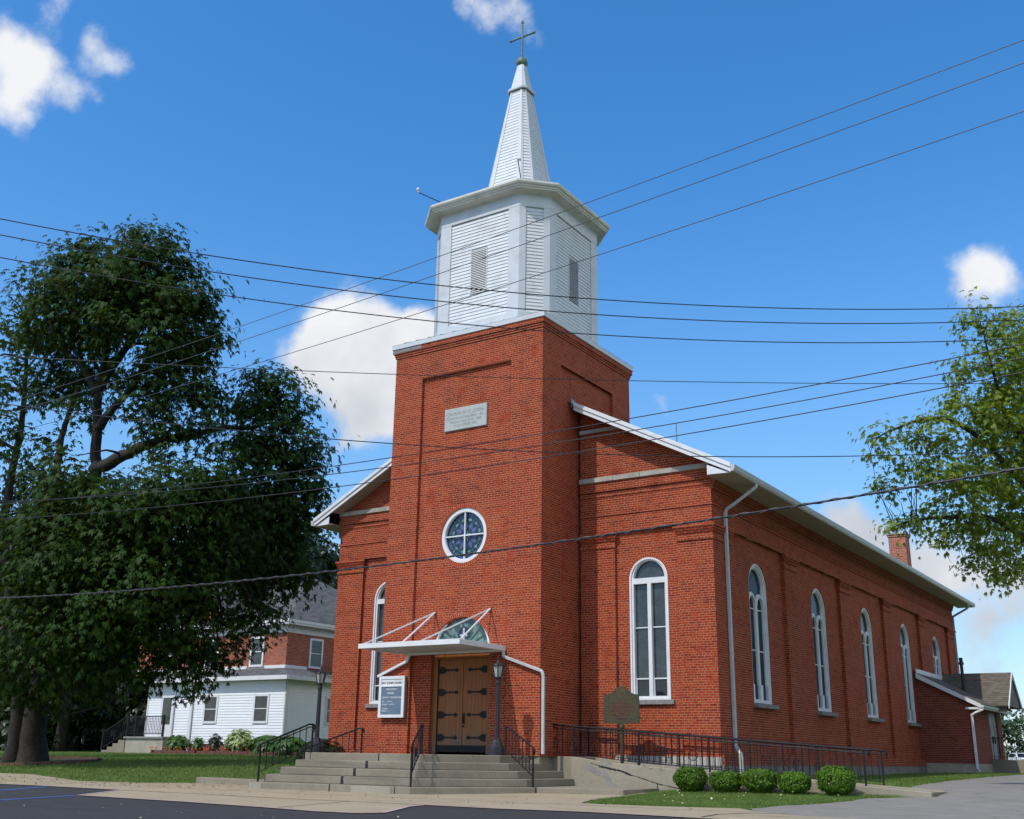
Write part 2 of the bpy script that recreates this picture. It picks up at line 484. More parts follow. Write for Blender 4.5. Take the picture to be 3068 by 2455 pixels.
def asphalt():
    m, t, b = new_mat('asphalt')
    v = obj_coord(t)
    mp = N(t, 'ShaderNodeMapping')
    mp.inputs['Scale'].default_value = (0.25, 1.0, 1.0)
    t.links.new(v, mp.inputs['Vector'])
    n1 = noise(t, mp.outputs[0], 1.5, 7, 0.7)
    n2 = noise(t, v, 120, 3, 0.8)
    c = ramp_n(t, n1, [(0.3, (0.018, 0.018, 0.019)), (0.7, (0.036, 0.035, 0.035))])
    c = mix_n(t, maprange(t, n2, 0.58, 0.75, 0, 0.6), c, (0.16, 0.155, 0.15))
    setv(t, b.inputs['Base Color'], c)
    b.inputs['Roughness'].default_value = 0.85
    bump(t, b, n2, 0.5, 0.006)


asphalt()


def grass_mat(name, a, bcol, dry):
    m, t, b = new_mat(name)
    v = obj_coord(t)
    n1 = noise(t, v, 0.35, 6, 0.6, 0.5)
    n2 = noise(t, v, 9, 5, 0.7)
    n3 = noise(t, v, 55, 3, 0.8)
    c = ramp_n(t, n2, [(0.3, a), (0.7, bcol)])
    c = mix_n(t, maprange(t, n1, 0.45, 0.75, 0, 0.5), c, dry)
    c = mix_n(t, maprange(t, n3, 0.35, 0.7, 0.6, 0), c, tuple(x * 0.35 for x in a))
    setv(t, b.inputs['Base Color'], c)
    b.inputs['Roughness'].default_value = 0.9
    b.inputs['Specular IOR Level'].default_value = 0.15
    bump(t, b, n3, 0.8, 0.03)


grass_mat('lawn', (0.08, 0.145, 0.03), (0.13, 0.205, 0.045), (0.20, 0.22, 0.075))


def leaf_mat(name, cols, rough=0.45, trans=0.35, spec=0.35):
    m, t, b = new_mat(name)
    geo = N(t, 'ShaderNodeNewGeometry')
    k = len(cols)
    c = ramp_n(t, geo.outputs['Random Per Island'], [(i / (k - 1), x) for i, x in enumerate(cols)])
    v = obj_coord(t)
    n1 = noise(t, v, 0.7, 3)
    c = mix_n(t, maprange(t, n1, 0.35, 0.7, 0, 0.45), c, tuple(x * 0.62 for x in cols[0]))
    setv(t, b.inputs['Base Color'], c)
    b.inputs['Roughness'].default_value = rough
    b.inputs['Specular IOR Level'].default_value = spec
    if trans:
        tr = N(t, 'ShaderNodeBsdfTranslucent')
        cc = mix_n(t, 0.5, c, (0.25, 0.34, 0.03))
        t.links.new(cc, tr.inputs[0])
        ms = N(t, 'ShaderNodeMixShader')
        ms.inputs[0].default_value = trans
        t.links.new(b.outputs[0], ms.inputs[1])
        t.links.new(tr.outputs[0], ms.inputs[2])
        out = [n for n in t.nodes if n.type == 'OUTPUT_MATERIAL'][0]
        t.links.new(ms.outputs[0], out.inputs[0])


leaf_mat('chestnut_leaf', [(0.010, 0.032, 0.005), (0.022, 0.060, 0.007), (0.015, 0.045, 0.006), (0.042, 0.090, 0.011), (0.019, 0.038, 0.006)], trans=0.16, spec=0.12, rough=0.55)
leaf_mat('ash_leaf', [(0.18, 0.27, 0.022), (0.27, 0.34, 0.03), (0.15, 0.24, 0.02), (0.34, 0.37, 0.04)], trans=0.5)
leaf_mat('box_leaf', [(0.055, 0.125, 0.010), (0.095, 0.195, 0.015), (0.07, 0.15, 0.012), (0.13, 0.23, 0.02)], trans=0.15, spec=0.2)
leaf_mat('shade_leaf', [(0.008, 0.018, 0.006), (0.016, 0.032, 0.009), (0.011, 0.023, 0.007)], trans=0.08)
leaf_mat('garden_leaf', [(0.05, 0.12, 0.02), (0.09, 0.18, 0.03), (0.035, 0.085, 0.02)], trans=0.2)
leaf_mat('pale_bloom', [(0.35, 0.45, 0.16), (0.5, 0.58, 0.28), (0.16, 0.27, 0.05)], trans=0.2)
leaf_mat('far_leaf', [(0.03, 0.06, 0.022), (0.05, 0.085, 0.03), (0.04, 0.07, 0.028)], trans=0.1)
leaf_mat('blade', [(0.10, 0.18, 0.035), (0.15, 0.245, 0.05), (0.20, 0.27, 0.08), (0.115, 0.195, 0.042)], trans=0.2, spec=0.15)
leaf_mat('litter', [(0.20, 0.12, 0.05), (0.12, 0.07, 0.035), (0.30, 0.22, 0.09), (0.08, 0.05, 0.03)], trans=0.0)
leaf_mat('petal', [(0.75, 0.70, 0.45), (0.62, 0.56, 0.30), (0.8, 0.78, 0.62)], trans=0.0)


def door_wood():
    m, t, b = new_mat('door_wood')
    v = obj_coord(t)
    sep = N(t, 'ShaderNodeSeparateXYZ')
    t.links.new(v, sep.inputs[0])
    mp = N(t, 'ShaderNodeMapping')
    mp.inputs['Scale'].default_value = (22, 22, 1.2)
    t.links.new(v, mp.inputs['Vector'])
    g = noise(t, mp.outputs[0], 1.0, 6, 0.65, 0.6)
    c = ramp_n(t, g, [(0.25, (0.17, 0.05, 0.007)), (0.5, (0.26, 0.082, 0.010)), (0.78, (0.34, 0.115, 0.015))])
    # weathered grey where rain reaches the foot of the door
    zz = math_n(t, 'ADD', sep.outputs['Z'], math_n(t, 'MULTIPLY', math_n(t, 'SUBTRACT', noise(t, mp.outputs[0], 0.6, 5), 0.5), 1.6))
    wear = maprange(t, zz, 0.9, 1.75, 1, 0)
    c = mix_n(t, math_n(t, 'MULTIPLY', wear, 0.75), c, mix_n(t, g, (0.07, 0.055, 0.042), (0.17, 0.14, 0.11)))
    # plank joints
    fr = math_n(t, 'FRACT', math_n(t, 'DIVIDE', sep.outputs['X'], 0.125))
    j = math_n(t, 'LESS_THAN', fr, 0.07)
    c = mix_n(t, math_n(t, 'MULTIPLY', j, 0.7), c, (0.05, 0.02, 0.008))
    setv(t, b.inputs['Base Color'], c)
    b.inputs['Roughness'].default_value = 0.55
    bump(t, b, math_n(t, 'SUBTRACT', g, j), 0.3, 0.005)


door_wood()


def shingles(name, a, bcol):
    m, t, b = new_mat(name)
    v = obj_coord(t)
    sep = N(t, 'ShaderNodeSeparateXYZ')
    t.links.new(v, sep.inputs[0])
    cb = N(t, 'ShaderNodeCombineXYZ')
    t.links.new(math_n(t, 'ADD', sep.outputs['X'], sep.outputs['Y']), cb.inputs[0])
    t.links.new(sep.outputs['Z'], cb.inputs[1])
    br = N(t, 'ShaderNodeTexBrick')
    br.inputs['Scale'].default_value = 1
    br.inputs['Brick Width'].default_value = 0.3
    br.inputs['Row Height'].default_value = 0.085
    br.inputs['Mortar Size'].default_value = 0.006
    br.inputs['Color1'].default_value = (*a, 1)
    br.inputs['Color2'].default_value = (*bcol, 1)
    br.inputs['Mortar'].default_value = (*(x * 0.45 for x in a), 1)
    t.links.new(cb.outputs[0], br.inputs['Vector'])
    n = noise(t, v, 40, 3, 0.7)
    c = mix_n(t, maprange(t, n, 0.4, 0.7, 0, 0.4), br.outputs['Color'], tuple(x * 0.5 for x in a))
    setv(t, b.inputs['Base Color'], c)
    b.inputs['Roughness'].default_value = 0.95
    b.inputs['Specular IOR Level'].default_value = 0.15
    bump(t, b, math_n(t, 'SUBTRACT', n, br.outputs['Fac']), 0.5, 0.01)


shingles('roof_shingle', (0.095, 0.10, 0.10), (0.16, 0.165, 0.165))
shingles('annex_shingle', (0.12, 0.105, 0.085), (0.19, 0.165, 0.13))
simple('blue_line', (0.05, 0.16, 0.50), 0.8, var=0.3, scale=20)
simple('pink_edge', (0.42, 0.31, 0.30), 0.9, var=0.2, scale=6, bumpy=0.3)

# ------------------------------------------------------------------ builders
def tag(o, label, cat, group=None, kind=None):
    if label:
        o['label'] = label
    if cat:
        o['category'] = cat
    if group:
        o['group'] = group
    if kind:
        o['kind'] = kind
    return o


def empty(name, loc, label, cat, group=None):
    o = bpy.data.objects.new(name, None)
    COL.objects.link(o)
    o.location = loc
    o.empty_display_size = 0.3
    return tag(o, label, cat, group)


def put(o, parent):
    COL.objects.link(o)
    if parent is not None:
        p = Vector((0, 0, 0))
        q = parent
        while q is not None:
            p += q.location
            q = q.parent
        o.parent = parent
        o.location = -p      # children keep world-space mesh coordinates
    return o


class MB:
    def __init__(self):
        self.v, self.f, self.m, self.uv = [], [], [], {}

    def add(self, pts, faces, m=0):
        b = len(self.v)
        self.v += [tuple(p) for p in pts]
        for f in faces:
            self.f.append(tuple(b + i for i in f))
            self.m.append(m)
        return self

    def poly(self, pts, m=0):
        return self.add(pts, [tuple(range(len(pts)))], m)

    def box(self, x0, x1, y0, y1, z0, z1, m=0):
        p = [(x, y, z) for z in (z0, z1) for y in (y0, y1) for x in (x0, x1)]
        return self.add(p, [(0, 2, 3, 1), (4, 5, 7, 6), (0, 1, 5, 4), (2, 6, 7, 3), (0, 4, 6, 2), (1, 3, 7, 5)], m)

    def prism(self, pts, vec, m=0):
        n = len(pts)
        q = [tuple(Vector(p) + Vector(vec)) for p in pts]
        fs = [tuple(range(n))[::-1], tuple(range(n, 2 * n))]
        fs += [(i, (i + 1) % n, n + (i + 1) % n, n + i) for i in range(n)]
        return self.add(list(pts) + q, fs, m)

    def slab(self, pts2, z0, z1, m=0):
        return self.prism([(x, y, z0) for x, y in pts2], (0, 0, z1 - z0), m)

    def bar(self, a, b, w, h=None, m=0, upv=(0, 0, 1)):
        h = w if h is None else h
        a, b = Vector(a), Vector(b)
        d = (b - a).normalized()
        u = Vector(upv)
        if abs(d.dot(u)) > 0.98:
            u = Vector((0, 1, 0))
        s = d.cross(u).normalized()
        u = s.cross(d).normalized()
        p = [a + s * sx * w / 2 + u * sz * h / 2 for sx, sz in ((-1, -1), (1, -1), (1, 1), (-1, 1))]
        return self.prism([tuple(q) for q in p], b - a, m)

    def tube(self, pts, r, n=8, m=0, cap=True):
        pts = [Vector(p) for p in pts]
        k = len(pts)
        rs = r if isinstance(r, (list, tuple)) else [r] * k
        b = len(self.v)
        sp_ = None
        for i, p in enumerate(pts):
            d = (pts[min(i + 1, k - 1)] - pts[max(i - 1, 0)])
            d = d.normalized() if d.length > 1e-9 else Vector((0, 0, 1))
            if sp_ is None:
                rf = Vector((0, 0, 1)) if abs(d.z) < 0.9 else Vector((1, 0, 0))
                s = d.cross(rf).normalized()
            else:
                s = (sp_ - d * sp_.dot(d))
                s = s.normalized() if s.length > 1e-6 else d.cross(Vector((1, 0, 0))).normalized()
            sp_ = s
            u = s.cross(d)
            for j in range(n):
                a = 2 * PI * j / n
                self.v.append(tuple(p + (s * math.cos(a) + u * math.sin(a)) * rs[i]))
        for i in range(k - 1):
            for j in range(n):
                self.f.append((b + i * n + j, b + i * n + (j + 1) % n, b + (i + 1) * n + (j + 1) % n, b + (i + 1) * n + j))
                self.m.append(m)
        if cap:
            self.f.append(tuple(b + j for j in range(n))[::-1])
            self.m.append(m)
            self.f.append(tuple(b + (k - 1) * n + j for j in range(n)))
            self.m.append(m)
        return self

    def lathe(self, prof, cx, cy, n=16, phase=0.0, m=0, z=0):
        b = len(self.v)
        for r, zz in prof:
            for j in range(n):
                a = 2 * PI * j / n + phase
                self.v.append((cx + r * math.cos(a), cy + r * math.sin(a), z + zz))
        for i in range(len(prof) - 1):
            for j in range(n):
                self.f.append((b + i * n + j, b + i * n + (j + 1) % n, b + (i + 1) * n + (j + 1) % n, b + (i + 1) * n + j))
                self.m.append(m)
        self.f.append(tuple(b + j for j in range(n))[::-1])
        self.m.append(m)
        e = b + (len(prof) - 1) * n
        self.f.append(tuple(e + j for j in range(n)))
        self.m.append(m)
        return self

    def plate(self, outer, holes, fmap, depth=0.0, m=0, mr=None, edge=False):
        """flat plate with openings: outer / holes are 2-D outlines, fmap(u, v, w) -> xyz with w going into the wall"""
        loops = [[Vector((p[0], p[1], 0)) for p in outer]] + [[Vector((p[0], p[1], 0)) for p in h] for h in holes]
        flat = [p for l in loops for p in l]
        tris = tessellate_polygon(loops)
        self.add([fmap(p.x, p.y, 0) for p in flat], [tuple(t) for t in tris], m)
        if depth:
            for l in (loops[1:] + (loops[:1] if edge else [])):
                n = len(l)
                pts = [fmap(p.x, p.y, 0) for p in l] + [fmap(p.x, p.y, depth) for p in l]
                self.add(pts, [(i, (i + 1) % n, n + (i + 1) % n, n + i) for i in range(n)], m if mr is None else mr)
        return self

    def build(self, name, mats, parent=None, smooth=False, bevel=0.0, recalc=True):
        me = bpy.data.meshes.new(name)
        me.from_pydata(self.v, [], self.f)
        mats = mats if isinstance(mats, (list, tuple)) else [mats]
        for mm in mats:
            me.materials.append(MATS[mm])
        if len(mats) > 1:
            me.polygons.foreach_set('material_index', self.m)
        if recalc:
            bm = bmesh.new()
            bm.from_mesh(me)
            bmesh.ops.recalc_face_normals(bm, faces=bm.faces)
            bm.to_mesh(me)
            bm.free()
        if smooth:
            me.polygons.foreach_set('use_smooth', [True] * len(me.polygons))
        me.update()
        o = bpy.data.objects.new(name, me)
        put(o, parent)
        if bevel:
            bv = o.modifiers.new('bevel', 'BEVEL')
            bv.width = bevel
            bv.segments = 2
            bv.limit_method = 'ANGLE'
        return o


def fmap_front(y0):
    return lambda u, v, w: (u, y0 + w, v)


def fmap_side(x0):
    return lambda u, v, w: (x0 - w, u, v)


def rect(u0, u1, v0, v1):
    return [(u0, v0), (u1, v0), (u1, v1), (u0, v1)]


def arch(c, hw, v0, vs, n=20):
    """round-headed outline"""
    return [(c - hw, v0), (c + hw, v0)] + [(c + hw * math.cos(PI * i / n), vs + hw * math.sin(PI * i / n)) for i in range(n + 1)]


def circ(c, v, r, n=40):
    return [(c + r * math.cos(2 * PI * i / n), v + r * math.sin(2 * PI * i / n)) for i in range(n)]


def arch_ring(name, c, v, r0, r1, a0, a1, fmap, proud, parent, n=36):
    """ring of bricks laid on edge around an opening"""
    me = bpy.data.meshes.new(name)
    vs, fs, uv = [], [], []
    for i in range(n + 1):
        a = a0 + (a1 - a0) * i / n
        for r in (r0, r1):
            vs.append(fmap(c + r * math.cos(a), v + r * math.sin(a), -proud))
    b = len(vs)
    for i in range(n + 1):
        a = a0 + (a1 - a0) * i / n
        for r in (r0, r1):
            vs.append(fmap(c + r * math.cos(a), v + r * math.sin(a), 0.02))
    L = abs(a1 - a0) * (r0 + r1) / 2
    k = round(L / 0.07) * 0.064
    for i in range(n):
        fs.append((2 * i, 2 * i + 1, 2 * i + 3, 2 * i + 2))
        t0, t1 = k * i / n, k * (i + 1) / n
        uv += [(0.1, t0), (0.1 + r1 - r0, t0), (0.1 + r1 - r0, t1), (0.1, t1)]
    for i in range(n):
        for e in (0, 1):
            fs.append((2 * i + e, 2 * i + 2 + e, b + 2 * i + 2 + e, b + 2 * i + e))
            uv += [(0.15, k * i / n), (0.15, k * (i + 1) / n), (0.2, k * (i + 1) / n), (0.2, k * i / n)]
    me.from_pydata(vs, [], fs)
    l = me.uv_layers.new(name='UVMap')
    l.data.foreach_set('uv', [x for p in uv for x in p])
    me.materials.append(MATS['arch_brick'])
    me.update()
    return put(bpy.data.objects.new(name, me), parent)


def siding(mb, bl, br, tr, tl, pitch, out, lap=0.016, m=0, holes=None):
    """lapped boards across the quad bl-br-tr-tl; each board leans out at its lower edge"""
    bl, br, tr, tl = map(Vector, (bl, br, tr, tl))
    out = Vector(out).normalized()
    n = max(1, round((tl - bl).length / pitch))
    for i in range(n):
        t0, t1 = i / n, (i + 1) / n
        a, b = bl.lerp(tl, t0), br.lerp(tr, t0)
        c, d = br.lerp(tr, t1), bl.lerp(tl, t1)
        segs = [(0.0, 1.0)]
        if holes:
            for (h0, h1, v0, v1) in holes:
                if t1 > v0 and t0 < v1:
                    segs = [s for q in segs for s in ((q[0], min(q[1], h0)), (max(q[0], h1), q[1])) if s[1] - s[0] > 1e-4]
        for s0, s1 in segs:
            a2, b2, c2, d2 = a.lerp(b, s0), a.lerp(b, s1), d.lerp(c, s1), d.lerp(c, s0)
            mb.add([a2 + out * lap, b2 + out * lap, c2 + out * 0.002, d2 + out * 0.002, a2, b2], [(0, 1, 2, 3), (4, 5, 1, 0)], m)
    return mb


def text(body, size, loc, rot, mat, parent, name='lettering', align='CENTER', ext=0.003, bold=0.0):
    cu = bpy.data.curves.new(name, 'FONT')
    cu.body = body
    cu.size = size
    cu.align_x = align
    cu.extrude = ext
    cu.offset = size * bold
    cu.materials.append(MATS[mat])
    tmp = bpy.data.objects.new('tmp_text', cu)
    COL.objects.link(tmp)
    bpy.context.view_layer.update()
    me = bpy.data.meshes.new_from_object(tmp.evaluated_get(bpy.context.evaluated_depsgraph_get()))
    bpy.data.objects.remove(tmp)
    bpy.data.curves.remove(cu)
    me.name = name
    if not me.materials:
        me.materials.append(MATS[mat])
    me.transform(Matrix.Translation(Vector(loc)) @ Matrix.Rotation(rot[2], 4, 'Z') @ Matrix.Rotation(rot[0], 4, 'X'))
    o = bpy.data.objects.new(name, me)
    return put(o, parent)


def mesh_np(name, verts, quads, mat, parent=None):
    me = bpy.data.meshes.new(name)
    nv, nf = len(verts), len(quads)
    k = quads.shape[1]
    me.vertices.add(nv)
    me.vertices.foreach_set('co', np.asarray(verts, dtype=np.float32).ravel())
    me.loops.add(nf * k)
    me.loops.foreach_set('vertex_index', np.asarray(quads, dtype=np.int32).ravel())
    me.polygons.add(nf)
    me.polygons.foreach_set('loop_start', np.arange(nf, dtype=np.int32) * k)
    me.polygons.foreach_set('loop_total', np.full(nf, k, dtype=np.int32))
    me.materials.append(MATS[mat])
    me.update(calc_edges=True)
    return put(bpy.data.objects.new(name, me), parent)


def leaves(centers, normals, size, nl=5, droop=0.35, spread=2.4, width=0.34, rng=RNG):
    """palmate or pinnate sprays of nl leaflets; returns verts, quads"""
    n = len(centers)
    nr = normals / (np.linalg.norm(normals, axis=1, keepdims=True) + 1e-9)
    rnd = rng.normal(size=(n, 3))
    t = np.cross(nr, rnd)
    t /= np.linalg.norm(t, axis=1, keepdims=True) + 1e-9
    bt = np.cross(nr, t)
    sz = size * rng.uniform(0.7, 1.25, size=(n, 1))
    V, Q = [], []
    for k in range(nl):
        a = (k / max(1, nl - 1) - 0.5) * spread if nl > 1 else 0.0
        d = t * math.cos(a) + bt * math.sin(a)
        s = -t * math.sin(a) + bt * math.cos(a)
        ln = sz * (1.0 - 0.25 * abs(a) / max(spread / 2, 0.01))
        dn = np.array([[0, 0, -1.0]]) * droop
        p0 = centers + d * ln * 0.05
        mid = centers + d * ln * 0.6 + dn * ln * 0.25
        tip = centers + d * ln + dn * ln
        w = s * ln * width * 0.5
        V.append(np.stack([p0, mid + w, tip, mid - w], axis=1))
    V = np.concatenate(V, axis=0).reshape(-1, 3)
    Q = np.arange(len(V)).reshape(-1, 4)
    return V, Q


def crown_points(lobes, per_m3, clump_r, per_clump, rng=RNG, shell=0.55, flat=0.6):
    """clumps of leaf positions through a crown made of lobes [x, y, z, r]"""
    P, Nn = [], []
    for x, y, z, r in lobes:
        k = max(3, int(per_m3 * r ** 2.2))
        u = rng.normal(size=(k, 3))
        u /= np.linalg.norm(u, axis=1, keepdims=True)
        rr = r * rng.uniform(shell ** 3, 1.0, size=(k, 1)) ** (1 / 3)
        c = np.array([[x, y, z]]) + u * rr
        m = int(per_clump)
        off = rng.normal(size=(k, m, 3)) * clump_r * rng.uniform(0.6, 1.2, size=(k, 1, 1))
        off[:, :, 2] *= flat
        p = c[:, None, :] + off
        nrm = off * 0.6 / clump_r + u[:, None, :] * 0.6 + np.array([0, 0, 0.9])
        P.append(p.reshape(-1, 3))
        Nn.append((nrm + rng.normal(size=nrm.shape) * 0.35).reshape(-1, 3))
    return np.concatenate(P), np.concatenate(Nn)


def limb(mb, pts, r0, r1, n=8, wob=0.06, sub=4, flare=0.0):
    """tapering limb through given points, smoothed and slightly crooked"""
    P = [Vector(p) for p in pts]
    out = []
    for i in range(len(P) - 1):
        p0, p1, p2, p3 = P[max(i - 1, 0)], P[i], P[i + 1], P[min(i + 2, len(P) - 1)]
        for s in range(sub):
            t = s / sub
            q = 0.5 * ((2 * p1) + (-p0 + p2) * t + (2 * p0 - 5 * p1 + 4 * p2 - p3) * t * t + (-p0 + 3 * p1 - 3 * p2 + p3) * t ** 3)
            out.append(q)
    out.append(P[-1])
    k = len(out)
    res = []
    for i, q in enumerate(out):
        f = i / (k - 1)
        rad = r0 + (r1 - r0) * f ** 0.8
        rad *= 1 + flare * math.exp(-2.2 * max(0.0, q.z - out[0].z))
        if 0 < i < k - 1:
            q = q + Vector((random.uniform(-1, 1), random.uniform(-1, 1), random.uniform(-1, 1))) * wob * min(1, rad * 4)
        res.append((q, rad))
    mb.tube([q for q, _ in res], [r for _, r in res], n)
    return [q for q, _ in res], [r for _, r in res]


def twigs(mb, skeleton, targets, r=0.035, count=120):
    """thin branches from the nearest limb out to leaf clumps"""
    sk = np.array([tuple(p) for p in skeleton])
    for c in targets[:count]:
        d = np.linalg.norm(sk - c, axis=1) + np.maximum(0, sk[:, 2] - c[2]) * 0.4
        a = Vector(sk[int(np.argmin(d))])
        b = Vector(c)
        if (b - a).length < 0.3:
            continue
        m = a.lerp(b, 0.5) + Vector((random.uniform(-.2, .2), random.uniform(-.2, .2), 0.12 * (b - a).length))
        L = (b - a).length
        r0 = min(0.09, r * (0.5 + 0.35 * L))
        mb.tube([a, a.lerp(m, .5) + Vector((0, 0, .03)), m, m.lerp(b, .5), b], [r0, r0 * .8, r0 * .6, r0 * .4, 0.008], 5, cap=False)

# ------------------------------------------------------------------ ground
def zg(x, y):
    x = np.clip(np.asarray(x, dtype=float), -70, 30)
    y = np.clip(np.asarray(y, dtype=float), -40, 70)
    s = np.clip((y + 6.5) / 7.1, 0, 1) ** 2.2
    zr_ = s * (.07 + .018 * np.clip(x, -4, 6)) + .3 * (1 - np.exp(-np.maximum(y - .6, 0) / 8))
    zl_ = .72 * (1 - np.exp(-np.maximum(y + 4.2 - 1.75 * np.clip((x + 11.5) / 1.5, 0, 1), 0) / 6))
    w = np.clip((-x - 6.5) / 3.0, 0, 1)
    return zr_ * (1 - w) + zl_ * w


def axis(lo, hi, step, far):
    a = list(np.arange(lo, hi + 1e-6, step))
    out, d, v = [], step, lo
    while v > -far:
        d *= 1.5
        v -= d
        out.append(v)
    pre = out[::-1]
    post, d, v = [], step, hi
    while v < far:
        d *= 1.5
        v += d
        post.append(v)
    return np.array(pre + a + post)


def build_ground():
    xs, ys = axis(-46, 26, 0.6, 2600), axis(-30, 46, 0.6, 2600)
    X, Y = np.meshgrid(xs, ys)
    Z = zg(X, Y)
    V = np.stack([X, Y, Z], -1).reshape(-1, 3)
    nx, ny = len(xs), len(ys)
    i = np.arange(nx - 1)[None, :] + np.arange(ny - 1)[:, None] * nx
    Q = np.stack([i, i + 1, i + nx + 1, i + nx], -1).reshape(-1, 4)
    o = mesh_np('ground', V, Q, 'lawn')
    o['kind'] = 'structure'


def sheet(name, outline, lift, mat, step=0.6, jag=0.0):
    """a paving sheet that follows the ground inside an outline"""
    pts = []
    n = len(outline)
    for i in range(n):
        a, b = Vector(outline[i]), Vector(outline[(i + 1) % n])
        k = max(1, int((b - a).length / (0.25 if jag else step)))
        for s in range(k):
            p = a.lerp(b, s / k)
            if jag and (b - a).length < 20:
                p = p + Vector((random.uniform(-jag, jag), random.uniform(-jag, jag)))
            pts.append(p)
    nb = len(pts)
    xs = [p.x for p in pts]
    ys = [p.y for p in pts]
    ins = []
    for gx in np.arange(max(min(xs), -46) + step / 2, min(max(xs), 30), step):
        for gy in np.arange(max(min(ys), -30) + step / 2, min(max(ys), 46), step):
            ins.append(Vector((gx, gy)))
    vs, es, fs, *_ = delaunay_2d_cdt(pts + ins, [(i, (i + 1) % nb) for i in range(nb)], [list(range(nb))], 1, 1e-5)
    mb = MB()
    mb.v = [(p.x, p.y, float(zg(p.x, p.y)) + lift) for p in vs]
    mb.f = [tuple(f) for f in fs]
    mb.m = [0] * len(fs)
    o = mb.build(name, mat)
    o['kind'] = 'structure'
    return o


build_ground()
ASPH = [(-80, -8.0), (-11.06, -7.8), (-9.17, -7.75), (-6.03, -8.0), (-4.07, -10.55), (-0.7, -10.8), (1.63, -11.13), (3.0, -11.4), (3.75, -11.3),
        (3.9, -10.9), (3.42, -10.0), (2.85, -8.95), (2.64, -8.2), (4.26, -8.3), (5.9, -8.0), (7.71, -8.2), (40, -8.7), (40, -60), (-80, -60)]
sheet('parking_asphalt', ASPH, 0.006, 'asphalt', 1.2)
WALK = [(-80, -8.0), (-11.06, -7.8), (-9.17, -7.75), (-6.03, -8.0), (-4.07, -10.55), (-0.7, -10.8), (1.63, -11.13), (3.0, -11.4), (3.75, -11.3),
        (3.9, -10.9), (3.42, -10.0), (2.85, -8.95), (2.64, -8.2), (4.26, -8.3), (5.9, -8.0), (7.71, -8.2), (40, -8.7), (40, -6.3), (9.0, -6.2), (7.9, -5.5),
        (7.2, -4.6), (5.9, -5.0), (4.5, -5.1), (4.05, -5.0), (3.6, -3.8), (3.5, -2.2), (3.4, -0.5), (-3, 0.5), (-7.1, -2.2), (-9.7, -2.65), (-10.5, -4.05), (-12.6, -4.3), (-16.2, -3.4), (-30, -3.2), (-80, -3.2)]
sheet('sidewalk', WALK, 0.014, 'sidewalk_concrete', 0.6, 0.0)
DRIVE = [(40, -6.3), (9.0, -6.2), (7.9, -5.5), (7.35, -4.5), (7.55, -3.1), (7.95, -2.2), (8.2, -1.3), (8.35, -0.2), (8.9, 0.2), (9.5, 0.7), (9.4, 1.6), (8.4, 2.6), (8.0, 4.2),
         (8.0, 6.5), (7.9, 12), (7.6, 20), (7.2, 30), (6.8, 60), (9.6, 60), (10.2, 20), (10.6, 6), (12, 2), (40, 1)]
sheet('driveway', DRIVE, 0.010, 'drive_gravel', 0.7, 0.05)
sheet('garden_path', [(-34, 9.9), (-29.3, 11.4), (-24.6, 10.6), (-24.6, 10.1), (-29.0, 10.6), (-34, 8.9), (-60, 4), (-60, 5.2)], 0.012, 'sidewalk_concrete', 0.8)


def paint(pts, w, mat, name, label, cat, group=None, lift=0.012):
    mb = MB()
    for a, b in zip(pts[:-1], pts[1:]):
        a, b = Vector(a), Vector(b)
        k = max(1, int((b - a).length / 0.5))
        s = (b - a).normalized()
        s = Vector((-s.y, s.x)) * w / 2
        for i in range(k):
            p, q = a.lerp(b, i / k), a.lerp(b, (i + 1) / k)
            c = [p - s, q - s, q + s, p + s]
            mb.poly([(v.x, v.y, float(zg(v.x, v.y)) + lift) for v in c])
    o = mb.build(name, mat)
    o['kind'] = 'structure'
    return o


paint([(-4.11, -10.6), (-2.6, -13.9), (-1.0, -17.5)], 0.11, 'blue_line', 'parking_line_marking', None, None)
paint([(-8.82, -7.95), (-7.2, -10.2), (-4.5, -14.2), (-2.5, -17.5)], 0.11, 'blue_line', 'parking_line_marking', None, None)
edge = [(-11.06, -7.8), (-9.17, -7.75), (-6.03, -8.0), (-4.07, -10.55), (-0.7, -10.8), (1.63, -11.13), (3.0, -11.4), (3.75, -11.3), (3.9, -10.9), (3.42, -10.0), (2.85, -8.95), (2.64, -8.2), (4.26, -8.3), (5.9, -8.0), (7.71, -8.2)]
paint([(-40, -7.9)] + edge, 0.10, 'pink_edge', 'asphalt_edge_marking', None, None, lift=0.019)
# saw joints and tar seams in the walk
paint([(-20, -6.2), (-9, -6.1), (0, -6.15), (6.6, -5.9)], 0.025, 'black_tar', 'joint_marking', None, None, lift=0.018)
paint([(-6.0, -8.0), (-3.2, -8.15), (-0.4, -8.3), (2.6, -8.2)], 0.05, 'black_tar', 'joint_marking', None, None, lift=0.018)
paint([(0.9, -8.25), (1.75, -11.0)], 0.03, 'black_tar', 'joint_marking', None, None, lift=0.018)
paint([(7.9, -7.9), (7.75, -6.9), (7.95, -6.1), (8.5, -5.7)], 0.05, 'black_tar', 'joint_marking', None, None, lift=0.018)
paint([(8.4, -6.75), (12, -6.7), (18, -6.8)], 0.03, 'black_tar', 'joint_marking', None, None, lift=0.018)

# ------------------------------------------------------------------ the church
D, X, XL, YB = 2.171, 4.064, -9.26, 31.40
TW, TC = 5.40, -2.70
church = empty('church', (TC, D, 0.4), 'red brick church with white octagonal belfry and steeple', 'church')
fN = fmap_front(D)
fS = fmap_side(X)
WIN_Y = [5.62, 11.12, 16.66, 22.22, 27.75]
REC = [(3.45, 7.68), (8.85, 13.25), (14.4, 18.8), (19.95, 24.4), (25.5, 29.9)]


def gable_z(x):
    return 8.32 + 0.517 * ((x + 10.02) if x < TC else (4.88 - x)) - 0.165


# nave walls: an outer skin with sunk panels, each panel with its window opening
nv = MB()
